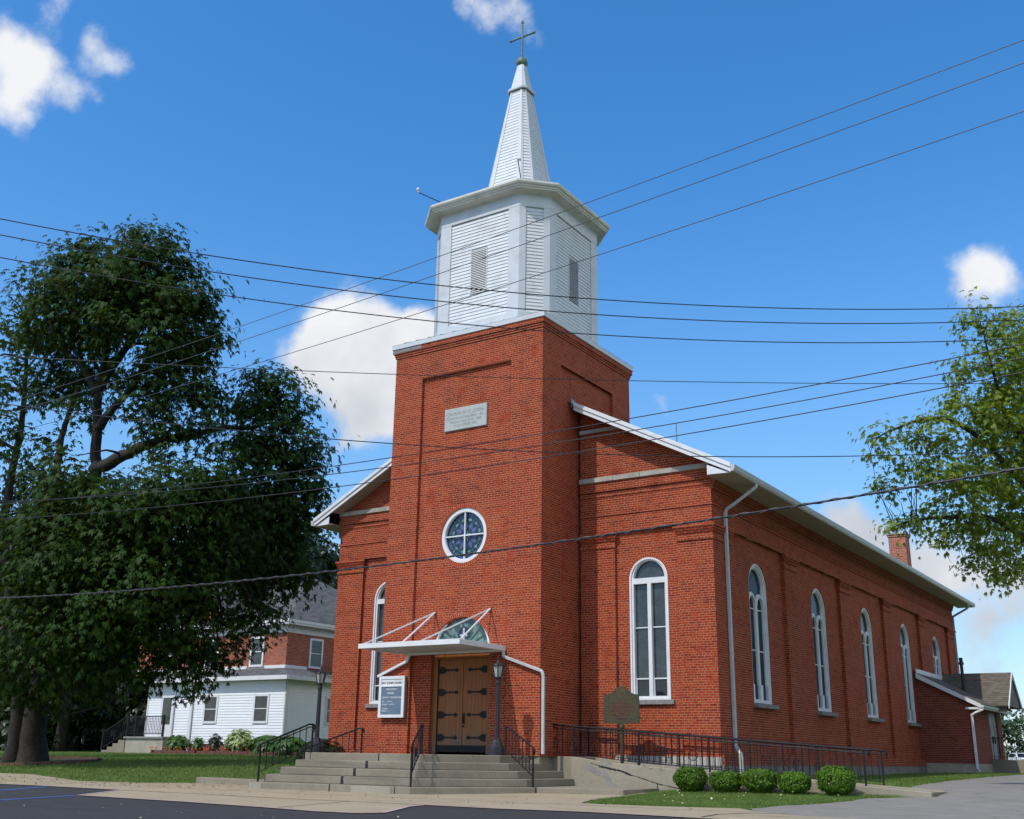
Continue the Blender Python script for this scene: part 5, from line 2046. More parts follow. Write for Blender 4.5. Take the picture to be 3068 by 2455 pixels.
BUSH = [(4.13, .08, .37, .55, 'leftmost clipped round bush by the ramp, with a bare brown patch'), (5.02, .08, .37, .47, 'second clipped round bush from the left by the ramp'),
        (5.84, .06, .385, .52, 'middle one of the five clipped round bushes by the ramp'), (6.66, .04, .35, .47, 'fourth clipped round bush from the left, the smallest by the ramp'),
        (7.60, .02, .41, .60, 'rightmost and tallest clipped bush by the foot of the ramp')]
for i, (bx_, by_, r_, h_, lb_) in enumerate(BUSH):
    z = float(zg(bx_, by_))
    t = empty('clipped_bush', (bx_, by_, z), lb_, 'bush', 'clipped bushes along the ramp')
    V, Q = leaf_blob(bx_, by_, z + .02, r_, r_ * .92, h_, 5200, .042, 20 + i)
    mesh_np('foliage', V, Q, 'box_leaf', t)
    m = MB()
    for k in range(5):
        a = 2 * PI * k / 5
        m.tube([(bx_ + .04 * math.cos(a), by_ + .04 * math.sin(a), z - .03), (bx_ + .12 * math.cos(a), by_ + .12 * math.sin(a), z + .2), (bx_ + .2 * math.cos(a), by_ + .2 * math.sin(a), z + .36)], [.018, .012, .005], 5)
    m.build('stems', 'bark', t)

# ------------------------------------------------------------------ rectory house behind the lawn
HX, HY, GZ = -23.63, 14.74, 0.68
house = empty('house', (-29, 18, GZ), 'two storey brick house with a white clapboard ground floor behind the lawn', 'house')
m = MB()
m.box(-30.3, HX, HY, 27.5, 1.2, 4.28)
m.box(-33.85, -30.301, HY + .15, 24, 1.2, 4.28)
gfl = m.build('ground_floor', 'house_siding', house)
hw_ = [(-29.28, -28.33), (-25.72, -24.74)]
m = MB()
z0, z1 = 1.30, 4.22
W = 6.62
hol = [((a + 30.28) / W, (b + 30.28) / W, (2.22 - z0) / (z1 - z0), (3.56 - z0) / (z1 - z0)) for a, b in hw_]
siding(m, (-30.28, HY - .002, z0), (-23.66, HY - .002, z0), (-23.66, HY - .002, z1), (-30.28, HY - .002, z1), .135, (0, -1, 0), .022, holes=hol)
siding(m, (HX + .002, HY + .03, z0), (HX + .002, 27.4, z0), (HX + .002, 27.4, z1), (HX + .002, HY + .03, z1), .135, (1, 0, 0), .022, holes=[((17.6 - HY) / 12.66, (18.5 - HY) / 12.66, (2.24 - z0) / (z1 - z0), (3.56 - z0) / (z1 - z0))])
siding(m, (-33.83, HY + .148, 1.36), (-30.4, HY + .148, 1.36), (-30.4, HY + .148, z1), (-33.83, HY + .148, z1), .135, (0, -1, 0), .022, holes=[(.33, .63, 0.0, .80)])
m.build('clapboards', 'house_siding', gfl)
m = MB()
for x in (-30.40, -30.26, HX - .06):
    m.box(x, x + .11, HY - .035, HY + .14, 1.25, 4.26)
m.box(HX - .002, HX + .03, HY - .035, HY + .08, 1.25, 4.26)
m.box(-33.9, -33.82, HY + .11, HY + .3, 1.25, 4.26)
m.box(-30.2, -30.1, HY - .12, HY - .04, .75, 4.2)
m.build('corner_board', 'white_paint', gfl)


def house_window(x0, x1, z0, z1, y, parent, side=False, frame=.11, sill=True):
    def bx(mb, u0, u1, w0, w1, v0, v1):
        if side:
            mb.box(y - w1, y - w0, u0, u1, v0, v1)
        else:
            mb.box(u0, u1, y + w0, y + w1, v0, v1)
    mb = MB()
    bx(mb, x0 - frame, x0, -.05, .06, z0 - frame, z1 + frame)
    bx(mb, x1, x1 + frame, -.05, .06, z0 - frame, z1 + frame)
    bx(mb, x0, x1, -.05, .06, z1, z1 + frame)
    bx(mb, x0, x1, -.06, .06, z0 - frame, z0)
    zm = (z0 + z1) / 2
    bx(mb, x0, x1, -.035, .03, zm - .02, zm + .02)
    f = mb.build('window', 'white_paint', parent)
    mb = MB()
    bx(mb, x0, x1, -.014, -.004, z0, z1)
    mb.build('pane', 'house_glass', f)
    return f


for a, b in hw_:
    house_window(a + .07, b - .07, 2.30, 3.48, HY, gfl)
house_window(17.67, 18.43, 2.32, 3.48, HX, gfl, True)
m = MB()
m.box(-32.68, -31.68, HY + .02, HY + .12, 1.5, 3.62)
dr = m.build('door', 'white_paint', gfl, bevel=.01)
m = MB()
m.box(-32.52, -31.86, HY + .005, HY + .018, 2.16, 3.50)
m.build('pane', 'house_glass', dr)
m = MB()
m.box(-30.3, HX, HY + .05, 27.4, .3, 1.2)
m.build('foundation', 'dark_red_brick', house)
# pent roof above the ground floor
UX, UY = -25.8, 16.74
m = MB()
e = .42
A_, B_, C_, D_ = (-34.2, HY - e), (HX + e, HY - e), (HX + e, 27.6), (-34.2, 27.6)
m.poly([(A_[0], A_[1], 4.42), (B_[0], B_[1], 4.42), (UX, UY, 5.02), (-34.2, UY, 5.02)])
m.poly([(B_[0], B_[1], 4.42), (C_[0], C_[1], 4.42), (UX, 27.6, 5.02), (UX, UY, 5.02)])
pent = m.build('pent_roof', 'roof_shingle', house)
m = MB()
m.box(A_[0], B_[0], B_[1] - .03, B_[1] + .05, 4.24, 4.44)
m.box(B_[0] - .05, B_[0] + .03, B_[1] + .051, C_[1], 4.24, 4.44)
m.box(A_[0], B_[0] - .06, B_[1] + .051, HY - .03, 4.26, 4.28)
m.box(HX + .03, B_[0] - .055, HY - .02, C_[1], 4.26, 4.28)
m.build('eave', 'white_paint', pent)
# brick upper floor
m = MB()
m.box(-37.5, UX, UY, 28.5, 4.6, 7.0)
upf = m.build('upper_wall', 'house_brick', house)
house_window(-28.32, -27.52, 5.22, 6.56, UY, upf)
house_window(-31.75, -30.95, 5.22, 6.56, UY, upf)
house_window(-35.0, -34.2, 5.22, 6.56, UY, upf)
house_window(18.52, 19.32, 5.22, 6.56, UX, upf, True)
house_window(22.6, 23.4, 5.22, 6.56, UX, upf, True)
m = MB()
for a, b in ((-37.5, -28.55), (-27.3, UX + .02)):
    m.box(a, b, UY - .05, UY - .002, 5.0, 5.16)
m.box(UX + .002, UX + .05, UY - .05, 18.3, 5.0, 5.16)
m.build('flashing_board', 'white_paint', upf)
m = MB()
m.box(-28.6, -27.25, UY - .07, UY - .003, 4.98, 5.08)
m.build('sill', 'sill_stone', upf)
m = MB()
oh = .45
m.box(-37.5, UX + .03, UY - .03, UY - .001, 6.82, 7.2)
m.box(UX + .001, UX + .03, UY, 28.5, 6.82, 7.2)
m.box(-37.9, UX + oh, UY - oh, 28.9, 7.2, 7.30)
m.box(-37.9, UX + oh + .04, UY - oh - .04, 28.94, 7.301, 7.46)
for k in range(60):
    y = UY + .1 + k * .2
    m.box(UX + .031, UX + .13, y, y + .09, 7.08, 7.199)
for k in range(58):
    x = UX - .1 - k * .2
    m.box(x - .09, x, UY - .13, UY - .031, 7.08, 7.199)
cor = m.build('cornice', 'white_paint', upf)
m = MB()
x0, x1, y0, y1, zE, zR = -38.0, UX + oh + .06, UY - oh - .06, 29.0, 7.47, 10.9
rx0, rx1, ry = -33.5, -30.2, 22.6
m.poly([(x0, y0, zE), (x1, y0, zE), (rx1, ry, zR), (rx0, ry, zR)])
m.poly([(x1, y0, zE), (x1, y1, zE), (rx1, ry, zR)])
m.poly([(x1, y1, zE), (x0, y1, zE), (rx0, ry, zR), (rx1, ry, zR)])
m.poly([(x0, y1, zE), (x0, y0, zE), (rx0, ry, zR)])
hip = m.build('roof', 'roof_shingle', house)
# front gable and side dormer
m = MB()
m.prism([(-33.9, UY - .1, 7.2), (-29.7, UY - .1, 7.2), (-31.8, UY - .1, 9.3)], (0, 3, 0))
gab = m.build('gable_wall', 'house_brick', house)
m = MB()
for s in (-1, 1):
    m.prism([(-31.8 + s * 2.5, UY - .6, 7.12), (-31.8, UY - .6, 9.62), (-31.8, UY - .6, 9.40), (-31.8 + s * 2.5, UY - .6, 6.9)], (0, .1, 0))
m.build('bargeboard', 'white_paint', gab)
m = MB()
for s in (-1, 1):
    m.prism([(-31.8 + s * 2.55, UY - .62, 7.14), (-31.8, UY - .62, 9.66), (-31.8, UY - .62, 9.72), (-31.8 + s * 2.6, UY - .62, 7.16)], (0, 4.5, 0))
m.build('gable_roof', 'roof_shingle', gab)
m = MB()
m.prism([(UX - .6, 21.5, 7.9), (UX - .6, 24.3, 7.9), (UX - .6, 22.9, 9.5)], (-2.5, 0, 0))
m.build('dormer', 'white_paint', house)
# porch block, stairs and railing
m = MB()
m.box(-33.75, -30.85, 13.6, HY + .148, .2, 1.42)
por = m.build('porch', 'block_wall', house)
m = MB()
m.box(-33.85, -30.8, 13.52, HY + .14, 1.421, 1.52)
m.build('porch_deck', 'sill_stone', por)
for k in range(4):
    m = MB()
    m.box(-33.851 - .42 * (k + 1), -33.752 if k == 0 else -33.851 - .42 * k, 13.55, HY + .1, .2, 1.34 - .17 * k)
    m.build('porch_step', 'step_concrete', por)
m = MB()
for y in (13.6,):
    m.bar((-33.8, y, 2.52), (-30.9, y, 2.52), .05, .05)
    m.bar((-33.8, y, 1.66), (-30.9, y, 1.66), .04, .04)
    for x in np.linspace(-33.7, -31.0, 24):
        m.bar((x, y, 1.66), (x, y, 2.52), .02, .02)
    for x in (-33.72, -33.05, -30.92):
        m.box(x - .045, x + .045, y - .045, y + .045, 1.52, 2.58)
for y in (13.62, HY + .05):
    m.bar((-33.85, y, 2.52), (-35.6, y, 1.72), .05, .05)
    m.bar((-33.85, y, 1.68), (-35.6, y, .92), .04, .04)
    m.box(-35.66, -35.56, y - .05, y + .05, .65, 1.76)
    for k in range(1, 13):
        x = -33.85 - 1.75 * k / 13
        m.bar((x, y, 1.68 - .76 * k / 13), (x, y, 2.52 - .80 * k / 13), .02, .02)
m.build('railing', 'dark_iron', por)

# flower bed along the house
ed = MB()
bed = [(-31.0, 13.0), (-30.3, 12.55), (-27.0, 12.35), (-22.6, 12.35), (-20.6, 12.6)]
for (xa, ya), (xb, yb) in zip(bed[:-1], bed[1:]):
    L_ = math.hypot(xb - xa, yb - ya)
    k = max(1, int(L_ / .3))
    for i in range(k):
        for row in range(2):
            t0, t1 = (i + .5 * (row % 2)) / k, min(1, (i + .95 + .5 * (row % 2)) / k)
            if t1 <= t0:
                continue
            p, q = (xa + (xb - xa) * t0, ya + (yb - ya) * t0), (xa + (xb - xa) * t1, ya + (yb - ya) * t1)
            g_ = float(zg(*p))
            ed.slab([(p[0], p[1]), (q[0], q[1]), (q[0], q[1] + .22), (p[0], p[1] + .22)], g_ + .11 * row - .02, g_ + .11 * (row + 1) - .025)
tag(ed.build('garden_edging', 'edging_block'), 'low red block edging around the flower bed by the white house', 'edging')
m = MB()
m.poly([(x, y + .2, float(zg(x, y)) + .14) for x, y in bed] + [(-20.6, 14.6, .86), (-30.8, 14.6, .86)])
o = m.build('flower_bed_soil', 'mulch')
o['kind'] = 'structure'


def garden_plant(x, y, r, h, n, sz, mat, label, name='garden_shrub', group=None, seed=1, nl=5):
    z = float(zg(x, y)) + .12
    t = empty(name, (x, y, z), label, 'plant', group)
    g = np.random.default_rng(seed)
    u = g.normal(size=(n, 3))
    u /= np.linalg.norm(u, axis=1, keepdims=True)
    p = u * g.uniform(.35, 1.0, size=(n, 1)) * np.array([[r, r, h / 2]]) + np.array([[x, y, z + h / 2]])
    V, Q = leaves(p, u + np.array([[0, 0, .8]]), sz, nl=nl, droop=.3, spread=2.6, width=.42, rng=g)
    mesh_np('foliage', V, Q, mat, t)
    mb = MB()
    for k in range(4):
        a = 2 * PI * k / 4 + seed
        mb.tube([(x, y, z - .08), (x + r * .3 * math.cos(a), y + r * .3 * math.sin(a), z + h * .4), (x + r * .5 * math.cos(a), y + r * .5 * math.sin(a), z + h * .8)], [.015, .012, .006], 5)
    mb.build('stems', 'bark', t)


garden_plant(-29.6, 13.5, .62, .85, 420, .2, 'garden_leaf', 'broad leafy green plant at the left end of the flower bed', seed=1)
garden_plant(-28.2, 13.6, .4, .8, 150, .14, 'garden_leaf', 'thin green stems left of centre in the flower bed', seed=2)
garden_plant(-27.0, 13.6, .4, .95, 150, .14, 'shade_leaf', 'tall thin dark stems in the middle of the flower bed', seed=3)
garden_plant(-26.0, 13.6, .38, .75, 150, .14, 'garden_leaf', 'short thin stems beside the pale blooming shrub', seed=4)
garden_plant(-24.9, 13.2, .70, 1.15, 900, .15, 'pale_bloom', 'pale yellow green blooming shrub at the house corner', name='blooming_shrub', seed=5)
garden_plant(-22.9, 13.2, .95, .85, 700, .34, 'garden_leaf', 'clump of long green leaves right of the house corner', seed=6)
garden_plant(-21.4, 13.0, .8, .8, 600, .3, 'garden_leaf', 'clump of long green leaves behind the left lamp post', seed=7)
garden_plant(-8.6, 1.2, .75, .95, 900, .16, 'shade_leaf', 'dark shrub against the church at the left end of the landing', name='dark_shrub', seed=8)
fm = MB()
g2 = random.Random(4)
for i in range(55):
    x = g2.uniform(-31, -22.5)
    y = 12.8 + g2.uniform(-.05, .35)
    z = float(zg(x, y)) + .2 + g2.uniform(0, .12)
    r = g2.uniform(.025, .045)
    fm.lathe([(.01, -.03), (r, 0), (r * .7, .03), (.01, .02)], x, y, 6, z=z)
o = fm.build('marigolds', 'flower_orange')
tag(o, 'orange marigolds flowering along the front of the bed', 'flowers', kind='stuff')

# ------------------------------------------------------------------ trees
TREE_A, TREE_B, TREE_C, TREE_R = [[-15.38, -2.19, 17.05, 1.62], [-15.68, -3.39, 16.38, 1.41], [-14.93, -1.13, 16.7, 1.47], [-18.38, -3.03, 17.34, 1.23], [-18.39, -3.81, 16.1, 1.02], [-14.58, -2.74, 14.94, 1.64], [-15.16, -0.22, 15.57, 1.31], [-17.23, -2.75, 15.32, 1.2], [-13.81, -0.83, 16.19, 0.68], [-14.8, -0.48, 13.58, 1.2], [-14.84, -1.7, 13.39, 1.0], [-20.19, -2.26, 15.52, 0.99], [-19.96, -1.59, 14.16, 0.9], [-15.84, -2.77, 17.77, 0.68], [-15.58, -1.58, 18.39, 0.7], [-18.74, -3.45, 17.84, 0.7], [-17.76, -3.06, 18.52, 0.67], [-15.84, -2.48, 18.66, 0.59], [-15.06, -1.94, 18.59, 0.52], [-20.09, -3.02, 16.01, 1.06], [-16.38, -2.51, 16.14, 1.37], [-18.25, -1.86, 14.52, 0.96], [-16.05, -1.68, 12.9, 0.93], [-20.86, -2.18, 14.14, 0.81], [-18.39, -1.88, 12.69, 0.69], [-14.17, -0.2, 15.56, 0.55], [-14.11, 0.03, 15.07, 0.52], [-13.82, -0.48, 11.99, 1.17], [-14.32, -1.84, 11.37, 0.97], [-17.06, -2.92, 9.47, 1.3], [-18.61, -3.16, 7.44, 1.46], [-16.5, -2.97, 7.28, 1.73], [-14.93, -2.23, 8.06, 1.58], [-13.51, -1.53, 8.69, 1.73], [-13.15, -0.31, 9.39, 1.46], [-18.47, -2.91, 5.37, 1.6], [-16.08, -2.61, 5.42, 1.71], [-14.43, -1.76, 6.04, 1.71], [-13.67, -0.36, 6.98, 1.6], [-13.21, 0.77, 8.1, 1.31], [-17.43, -2.32, 3.97, 1.42], [-15.66, -1.28, 4.3, 1.58], [-14.37, -0.12, 5.14, 1.44], [-14.18, 1.45, 6.29, 1.33], [-15.15, -0.05, 3.61, 0.96], [-14.53, 1.4, 4.18, 0.99], [-19.77, -2.45, 3.57, 1.13], [-13.9, 2.66, 5.25, 0.76], [-13.39, 3.12, 4.94, 0.59], [-14.71, 1.08, 3.05, 0.57], [-14.42, 2.2, 3.92, 0.58], [-17.4, -0.73, 3.15, 0.97], [-19.76, -0.86, 2.71, 0.83]], [[-13.79, 2.43, 14.27, 0.86], [-13.33, 3.06, 13.43, 1.08], [-14.07, 2.9, 12.56, 1.35], [-13.17, 3.68, 12.07, 0.99], [-13.98, 3.03, 10.73, 1.6], [-13.27, 4.21, 10.53, 1.08], [-14.07, 2.08, 11.43, 1.05], [-13.63, 3.84, 9.22, 1.33], [-13.27, 4.73, 9.17, 0.81], [-14.24, 3.05, 8.6, 1.23], [-13.73, 4.36, 7.7, 1.06], [-14.15, 3.93, 6.44, 0.96], [-13.72, 5.15, 7.28, 0.63], [-14.29, 1.8, 13.42, 0.71], [-14.23, 1.96, 9.81, 1.21], [-12.71, 4.31, 11.22, 0.5], [-14.08, 3.06, 7.19, 1.04]], [[-22.58, -2.28, 18.01, 0.85], [-21.73, -1.86, 18.38, 0.75], [-23.22, -2.29, 16.92, 0.85], [-22.69, -1.53, 15.86, 0.94], [-23.73, -1.8, 14.77, 1.04], [-23.66, -0.27, 14.19, 0.87], [-23.86, -1.2, 12.98, 1.04], [-23.57, 0.34, 12.73, 0.87], [-24.74, 0.06, 11.43, 1.16], [-25.79, -0.06, 9.94, 1.35], [-25.47, -2.51, 16.91, 1.16], [-26.08, -1.85, 14.15, 1.54], [-26.52, -1.09, 11.39, 1.54], [-24.53, 1.14, 10.63, 0.97]], [[10.88, 4.55, 11.87, 0.57], [11.54, 4.93, 12.0, 0.64], [10.51, 4.06, 10.84, 0.56], [11.13, 5.12, 10.78, 0.89], [11.67, 6.55, 11.26, 1.05], [10.24, 3.68, 9.72, 0.49], [10.82, 4.77, 9.54, 0.94], [11.32, 6.89, 9.76, 1.25], [10.02, 3.23, 8.87, 0.6], [9.38, 2.9, 8.63, 0.46], [8.91, 2.51, 8.85, 0.29], [8.59, 2.34, 8.73, 0.26], [9.91, 4.0, 8.32, 0.74], [10.55, 5.62, 8.48, 1.08], [11.05, 7.34, 8.13, 1.25], [9.0, 2.83, 8.17, 0.39], [9.22, 3.73, 7.84, 0.55], [9.87, 4.91, 7.51, 0.87], [8.64, 3.75, 6.78, 0.27], [9.07, 3.99, 6.91, 0.43], [8.42, 3.65, 6.66, 0.22], [10.42, 6.09, 7.03, 0.95], [10.83, 7.72, 6.75, 0.92], [9.89, 5.38, 6.32, 0.56], [9.88, 5.64, 5.61, 0.37], [10.46, 6.53, 5.95, 0.57], [12.13, 8.47, 10.33, 1.9], [11.91, 9.12, 8.26, 1.9], [12.45, 7.94, 12.27, 1.49], [9.18, 4.28, 6.33, 0.34], [8.3, 3.12, 7.82, 0.27], [8.29, 2.9, 8.41, 0.27], [8.45, 3.35, 7.48, 0.25], [10.63, 6.73, 5.71, 0.36], [9.55, 4.97, 6.79, 0.44], [10.97, 4.39, 12.41, 0.32], [12.78, 9.24, 9.44, 2.04]]
LIMBS_A, LIMBS_R, TRUNK_C = [[[-21.54, 0.08, 0.47], [-21.13, -0.27, 2.1], [-20.32, -0.73, 3.71], [-19.38, -0.98, 5.31], [-18.63, -1.1, 6.93], [-18.26, -1.23, 8.58], [-18.04, -1.36, 10.27], [-17.71, -1.76, 11.9], [-17.46, -2.09, 13.2], [-17.0, -2.29, 14.51], [-16.58, -2.51, 15.81], [-16.23, -2.78, 17.12]], [[-22.08, -0.27, 0.46], [-21.56, -0.68, 2.42], [-21.02, -0.94, 4.05], [-20.68, -1.1, 5.71], [-20.31, -1.25, 7.38], [-20.08, -1.49, 9.07], [-20.07, -1.52, 10.49], [-20.15, -1.51, 11.96], [-19.69, -1.6, 12.98], [-19.13, -1.68, 14.17], [-19.1, -2.24, 15.69]], [[-17.53, -2.08, 13.04], [-17.92, -2.42, 13.91], [-18.65, -2.81, 14.66], [-18.95, -3.32, 15.48]], [[-17.71, -1.76, 11.9], [-16.69, -1.91, 12.41], [-15.42, -2.02, 13.22], [-14.8, -2.09, 14.5]], [[-18.02, -1.4, 10.43], [-16.42, -1.47, 10.73], [-14.88, -1.33, 11.07], [-14.2, -0.49, 11.35], [-14.3, 1.04, 12.11], [-14.01, 2.37, 12.42], [-13.63, 2.86, 13.42]], [[-18.63, -1.1, 6.93], [-16.65, -1.23, 7.75], [-14.9, -1.16, 8.58], [-13.93, -0.4, 8.96], [-14.02, 1.34, 9.49], [-13.94, 3.08, 10.01], [-13.59, 3.87, 10.87]], [[-19.38, -0.98, 5.31], [-17.15, -1.33, 5.8], [-15.18, -1.17, 6.17], [-14.01, 0.01, 6.41], [-13.87, 1.95, 7.18], [-13.96, 3.85, 7.64]], [[-17.46, -2.09, 13.2], [-16.67, -1.85, 14.59], [-15.67, -1.59, 15.95], [-14.97, -1.22, 16.86]]], [[[11.3, 11.04, 0.52], [11.73, 10.16, 3.57], [12.03, 9.39, 6.11], [12.27, 8.58, 8.66], [12.25, 7.83, 10.56], [11.97, 6.56, 11.77]], [[12.07, 9.32, 6.37], [11.46, 7.52, 7.72], [10.8, 5.69, 8.73], [10.26, 4.49, 9.29], [9.67, 3.44, 9.36], [8.9, 2.59, 8.94], [8.59, 2.34, 8.73]], [[12.21, 8.82, 7.89], [11.52, 7.32, 9.01], [11.11, 5.98, 9.82], [11.05, 5.02, 10.9], [10.99, 4.61, 11.87]], [[11.98, 9.55, 5.61], [11.2, 7.53, 6.56], [10.33, 5.98, 7.15], [9.6, 4.8, 7.01], [8.96, 3.93, 6.85], [8.42, 3.65, 6.66]], [[12.27, 8.58, 8.66], [11.44, 6.61, 9.4], [10.58, 4.91, 9.75], [10.22, 3.85, 9.91]]], [[-27.52, 3.63, 0.59], [-26.23, 2.6, 2.25], [-25.94, 2.29, 3.53], [-25.41, 1.33, 5.32], [-25.44, 0.62, 7.12], [-25.34, -0.0, 8.94], [-24.83, -0.43, 10.94], [-24.08, -0.77, 13.12], [-23.57, -1.27, 15.3], [-23.19, -1.71, 17.12]]


def foliage(name, lobes, parent, mat, size, per_m3, clump_r, per_clump, nl, droop, spread, width, seed, shell=.5):
    g = np.random.default_rng(seed)
    P, Nn = crown_points(lobes, per_m3, clump_r, per_clump, g, shell)
    V, Q = leaves(P, Nn, size, nl, droop, spread, width, g)
    mesh_np(name, V, Q, mat, parent)
    return P[::int(per_clump)]


# big chestnut
z0 = float(zg(-21.6, .2))
tA = empty('chestnut_tree', (-21.6, .2, z0), 'large dark green chestnut tree with a double trunk on the left lawn', 'tree', 'trees on the left lawn')
mb = MB()
sk = []
for i, l in enumerate(LIMBS_A):
    pts = [list(p) for p in l]
    if i < 2:
        pts[0][2] = z0 - .1
        r0, r1 = (.46, .05) if i == 0 else (.30, .05)
    else:
        r0, r1 = (.20, .03) if i in (2, 3, 7) else (.26, .03)
    q, r = limb(mb, pts, r0, r1, 14 if i < 2 else 8, .05, 5, .45 if i < 2 else 0)
    sk += q
targ = crown_points(TREE_A + TREE_B, .22, .1, 1, np.random.default_rng(2))[0]
twigs(mb, sk, targ, .05, 240)
mb.build('trunk', 'bark', tA, smooth=True)
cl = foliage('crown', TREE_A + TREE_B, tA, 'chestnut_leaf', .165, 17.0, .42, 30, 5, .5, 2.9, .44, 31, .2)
mb = MB()
dead = [[(-18.8, -1.6, 6.9), (-19.0, -2.1, 6.0), (-19.5, -2.5, 5.3), (-20.3, -2.7, 4.7), (-20.7, -2.8, 4.1)],
        [(-18.8, -1.6, 6.9), (-18.2, -1.6, 7.7), (-17.6, -1.7, 8.3), (-17.0, -1.9, 8.5), (-16.4, -2.1, 8.55)],
        [(-20.0, -2.6, 5.0), (-19.2, -2.9, 5.25), (-18.3, -3.1, 5.2)], [(-20.6, -2.8, 4.2), (-21.0, -3.0, 3.7), (-21.2, -3.1, 3.2)], [(-20.5, -2.8, 4.3), (-20.3, -3.2, 3.8), (-20.35, -3.3, 3.2)]]
for d in dead:
    limb(mb, d, .13, .03, 7, .03, 4)
mb.build('dead_limb', 'bark_pale', tA, smooth=True)
ml = MB()
ring_pts = [(-21.8 + 2.6 * math.cos(2 * PI * i / 36), .5 + 2.0 * math.sin(2 * PI * i / 36)) for i in range(36)]
ml.poly([(x, y, float(zg(x, y)) + .05) for x, y in ring_pts])
tag(ml.build('mulch_bed', 'mulch'), 'dark mulch circle around the double trunk of the chestnut tree', 'mulch', kind='stuff')
er = MB()
for i in range(36):
    a, b = Vector(ring_pts[i]), Vector(ring_pts[(i + 1) % 36])
    c = Vector((-21.8, .5))
    ai, bi = a.lerp(c, .07), b.lerp(c, .07)
    b2 = a.lerp(b, .94)
    z = float(zg(a.x, a.y))
    er.slab([tuple(a), tuple(b2), tuple(bi), tuple(ai)], z - .1, z + .10)
tag(er.build('tree_edging', 'edging_block'), 'ring of low red blocks around the chestnut tree trunk', 'edging')

# slimmer tree at the left edge
pts = [list(p) for p in TRUNK_C]
z0 = float(zg(pts[0][0], pts[0][1]))
pts[0][2] = z0 - .1
tC = empty('chestnut_tree', (pts[0][0], pts[0][1], z0), 'slim open crowned tree rising at the left edge behind the big chestnut', 'tree', 'trees on the left lawn')
mb = MB()
sk, _ = limb(mb, pts, .42, .05, 10, .04, 5)
alt = [pts[2], [pts[3][0] + 1.1, pts[3][1] - .2, pts[3][2] + .1], [pts[4][0] + 1.9, pts[4][1] - .3, pts[4][2]], [pts[5][0] + 2.0, pts[5][1], pts[5][2]], [pts[6][0] + 2.1, pts[6][1], pts[6][2] + .4]]
q, _ = limb(mb, alt, .30, .05, 9, .04, 5)
sk += q
twigs(mb, sk, crown_points(TREE_C, .3, .1, 1, np.random.default_rng(5))[0], .05, 140)
mb.build('trunk', 'bark', tC, smooth=True)
foliage('crown', TREE_C, tC, 'chestnut_leaf', .17, 8.0, .38, 24, 5, .5, 2.8, .44, 33, .25)

# light green ash reaching in from the right
pts = [list(p) for p in LIMBS_R[0]]
z0 = float(zg(pts[0][0], pts[0][1]))
tR = empty('ash_tree', (pts[0][0], pts[0][1], z0), 'light green ash tree reaching in from the right beside the church', 'tree')
mb = MB()
sk = []
for i, l in enumerate(LIMBS_R):
    l = [list(p) for p in l]
    if i == 0:
        l[0][2] = z0 - .1
    q, _ = limb(mb, l, .34 if i == 0 else .13, .03 if i == 0 else .014, 9, .035, 5)
    sk += q
twigs(mb, sk, crown_points(TREE_R, 2.2, .1, 1, np.random.default_rng(6))[0], .016, 420)
mb.build('trunk', 'bark', tR, smooth=True)
foliage('crown', TREE_R, tR, 'ash_leaf', .105, 40.0, .25, 22, 5, .5, 2.5, .40, 35, .2)


def simple_tree(name, x, y, lobes, trunk_r, label, group, mat, size, per, clump, pc, seed, base=None):
    z = float(zg(x, y)) if base is None else base
    t = empty(name, (x, y, z), label, 'tree', group)
    mb = MB()
    top = max(l[2] for l in lobes)
    sk, _ = limb(mb, [(x, y, z - .2), (x + .1, y, z + (top - z) * .35), (x - .2, y + .2, z + (top - z) * .7), (x, y, top)], trunk_r, .06, 9, .05, 4)
    twigs(mb, sk, np.array([l[:3] for l in lobes]), .12, 40)
    mb.build('trunk', 'bark', t, smooth=True)
    foliage('crown', lobes, t, mat, size, per, clump, pc, 4, .4, 2.6, .5, seed, .4)


def blob_lobes(x, y, z0, z1, r, n, seed):
    g = random.Random(seed)
    out = []
    for i in range(n):
        a = g.uniform(0, 2 * PI)
        f = g.random()
        rad = r * (1 - .45 * f) * g.uniform(.3, .85)
        out.append([x + rad * math.cos(a), y + rad * math.sin(a), z0 + (z1 - z0) * f, r * g.uniform(.33, .5)])
    return out


# dark trees in the shade beyond the lawn, behind the chestnut
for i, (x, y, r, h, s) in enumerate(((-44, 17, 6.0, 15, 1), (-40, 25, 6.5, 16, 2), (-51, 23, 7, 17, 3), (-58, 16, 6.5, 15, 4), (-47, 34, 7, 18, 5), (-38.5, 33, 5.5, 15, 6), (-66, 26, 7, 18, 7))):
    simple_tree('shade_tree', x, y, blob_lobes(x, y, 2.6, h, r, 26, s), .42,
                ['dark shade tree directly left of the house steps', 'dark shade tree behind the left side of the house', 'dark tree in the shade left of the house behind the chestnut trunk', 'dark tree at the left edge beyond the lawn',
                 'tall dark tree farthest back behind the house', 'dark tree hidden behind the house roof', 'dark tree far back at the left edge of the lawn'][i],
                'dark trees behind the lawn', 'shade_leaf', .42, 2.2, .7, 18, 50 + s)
simple_tree('shade_tree', -31, 40, blob_lobes(-31, 40, 5, 15.2, 5.0, 16, 21), .3, 'mid green tree seen between the house roof and the church', 'dark trees behind the lawn', 'far_leaf', .3, 2.0, .5, 16, 61)
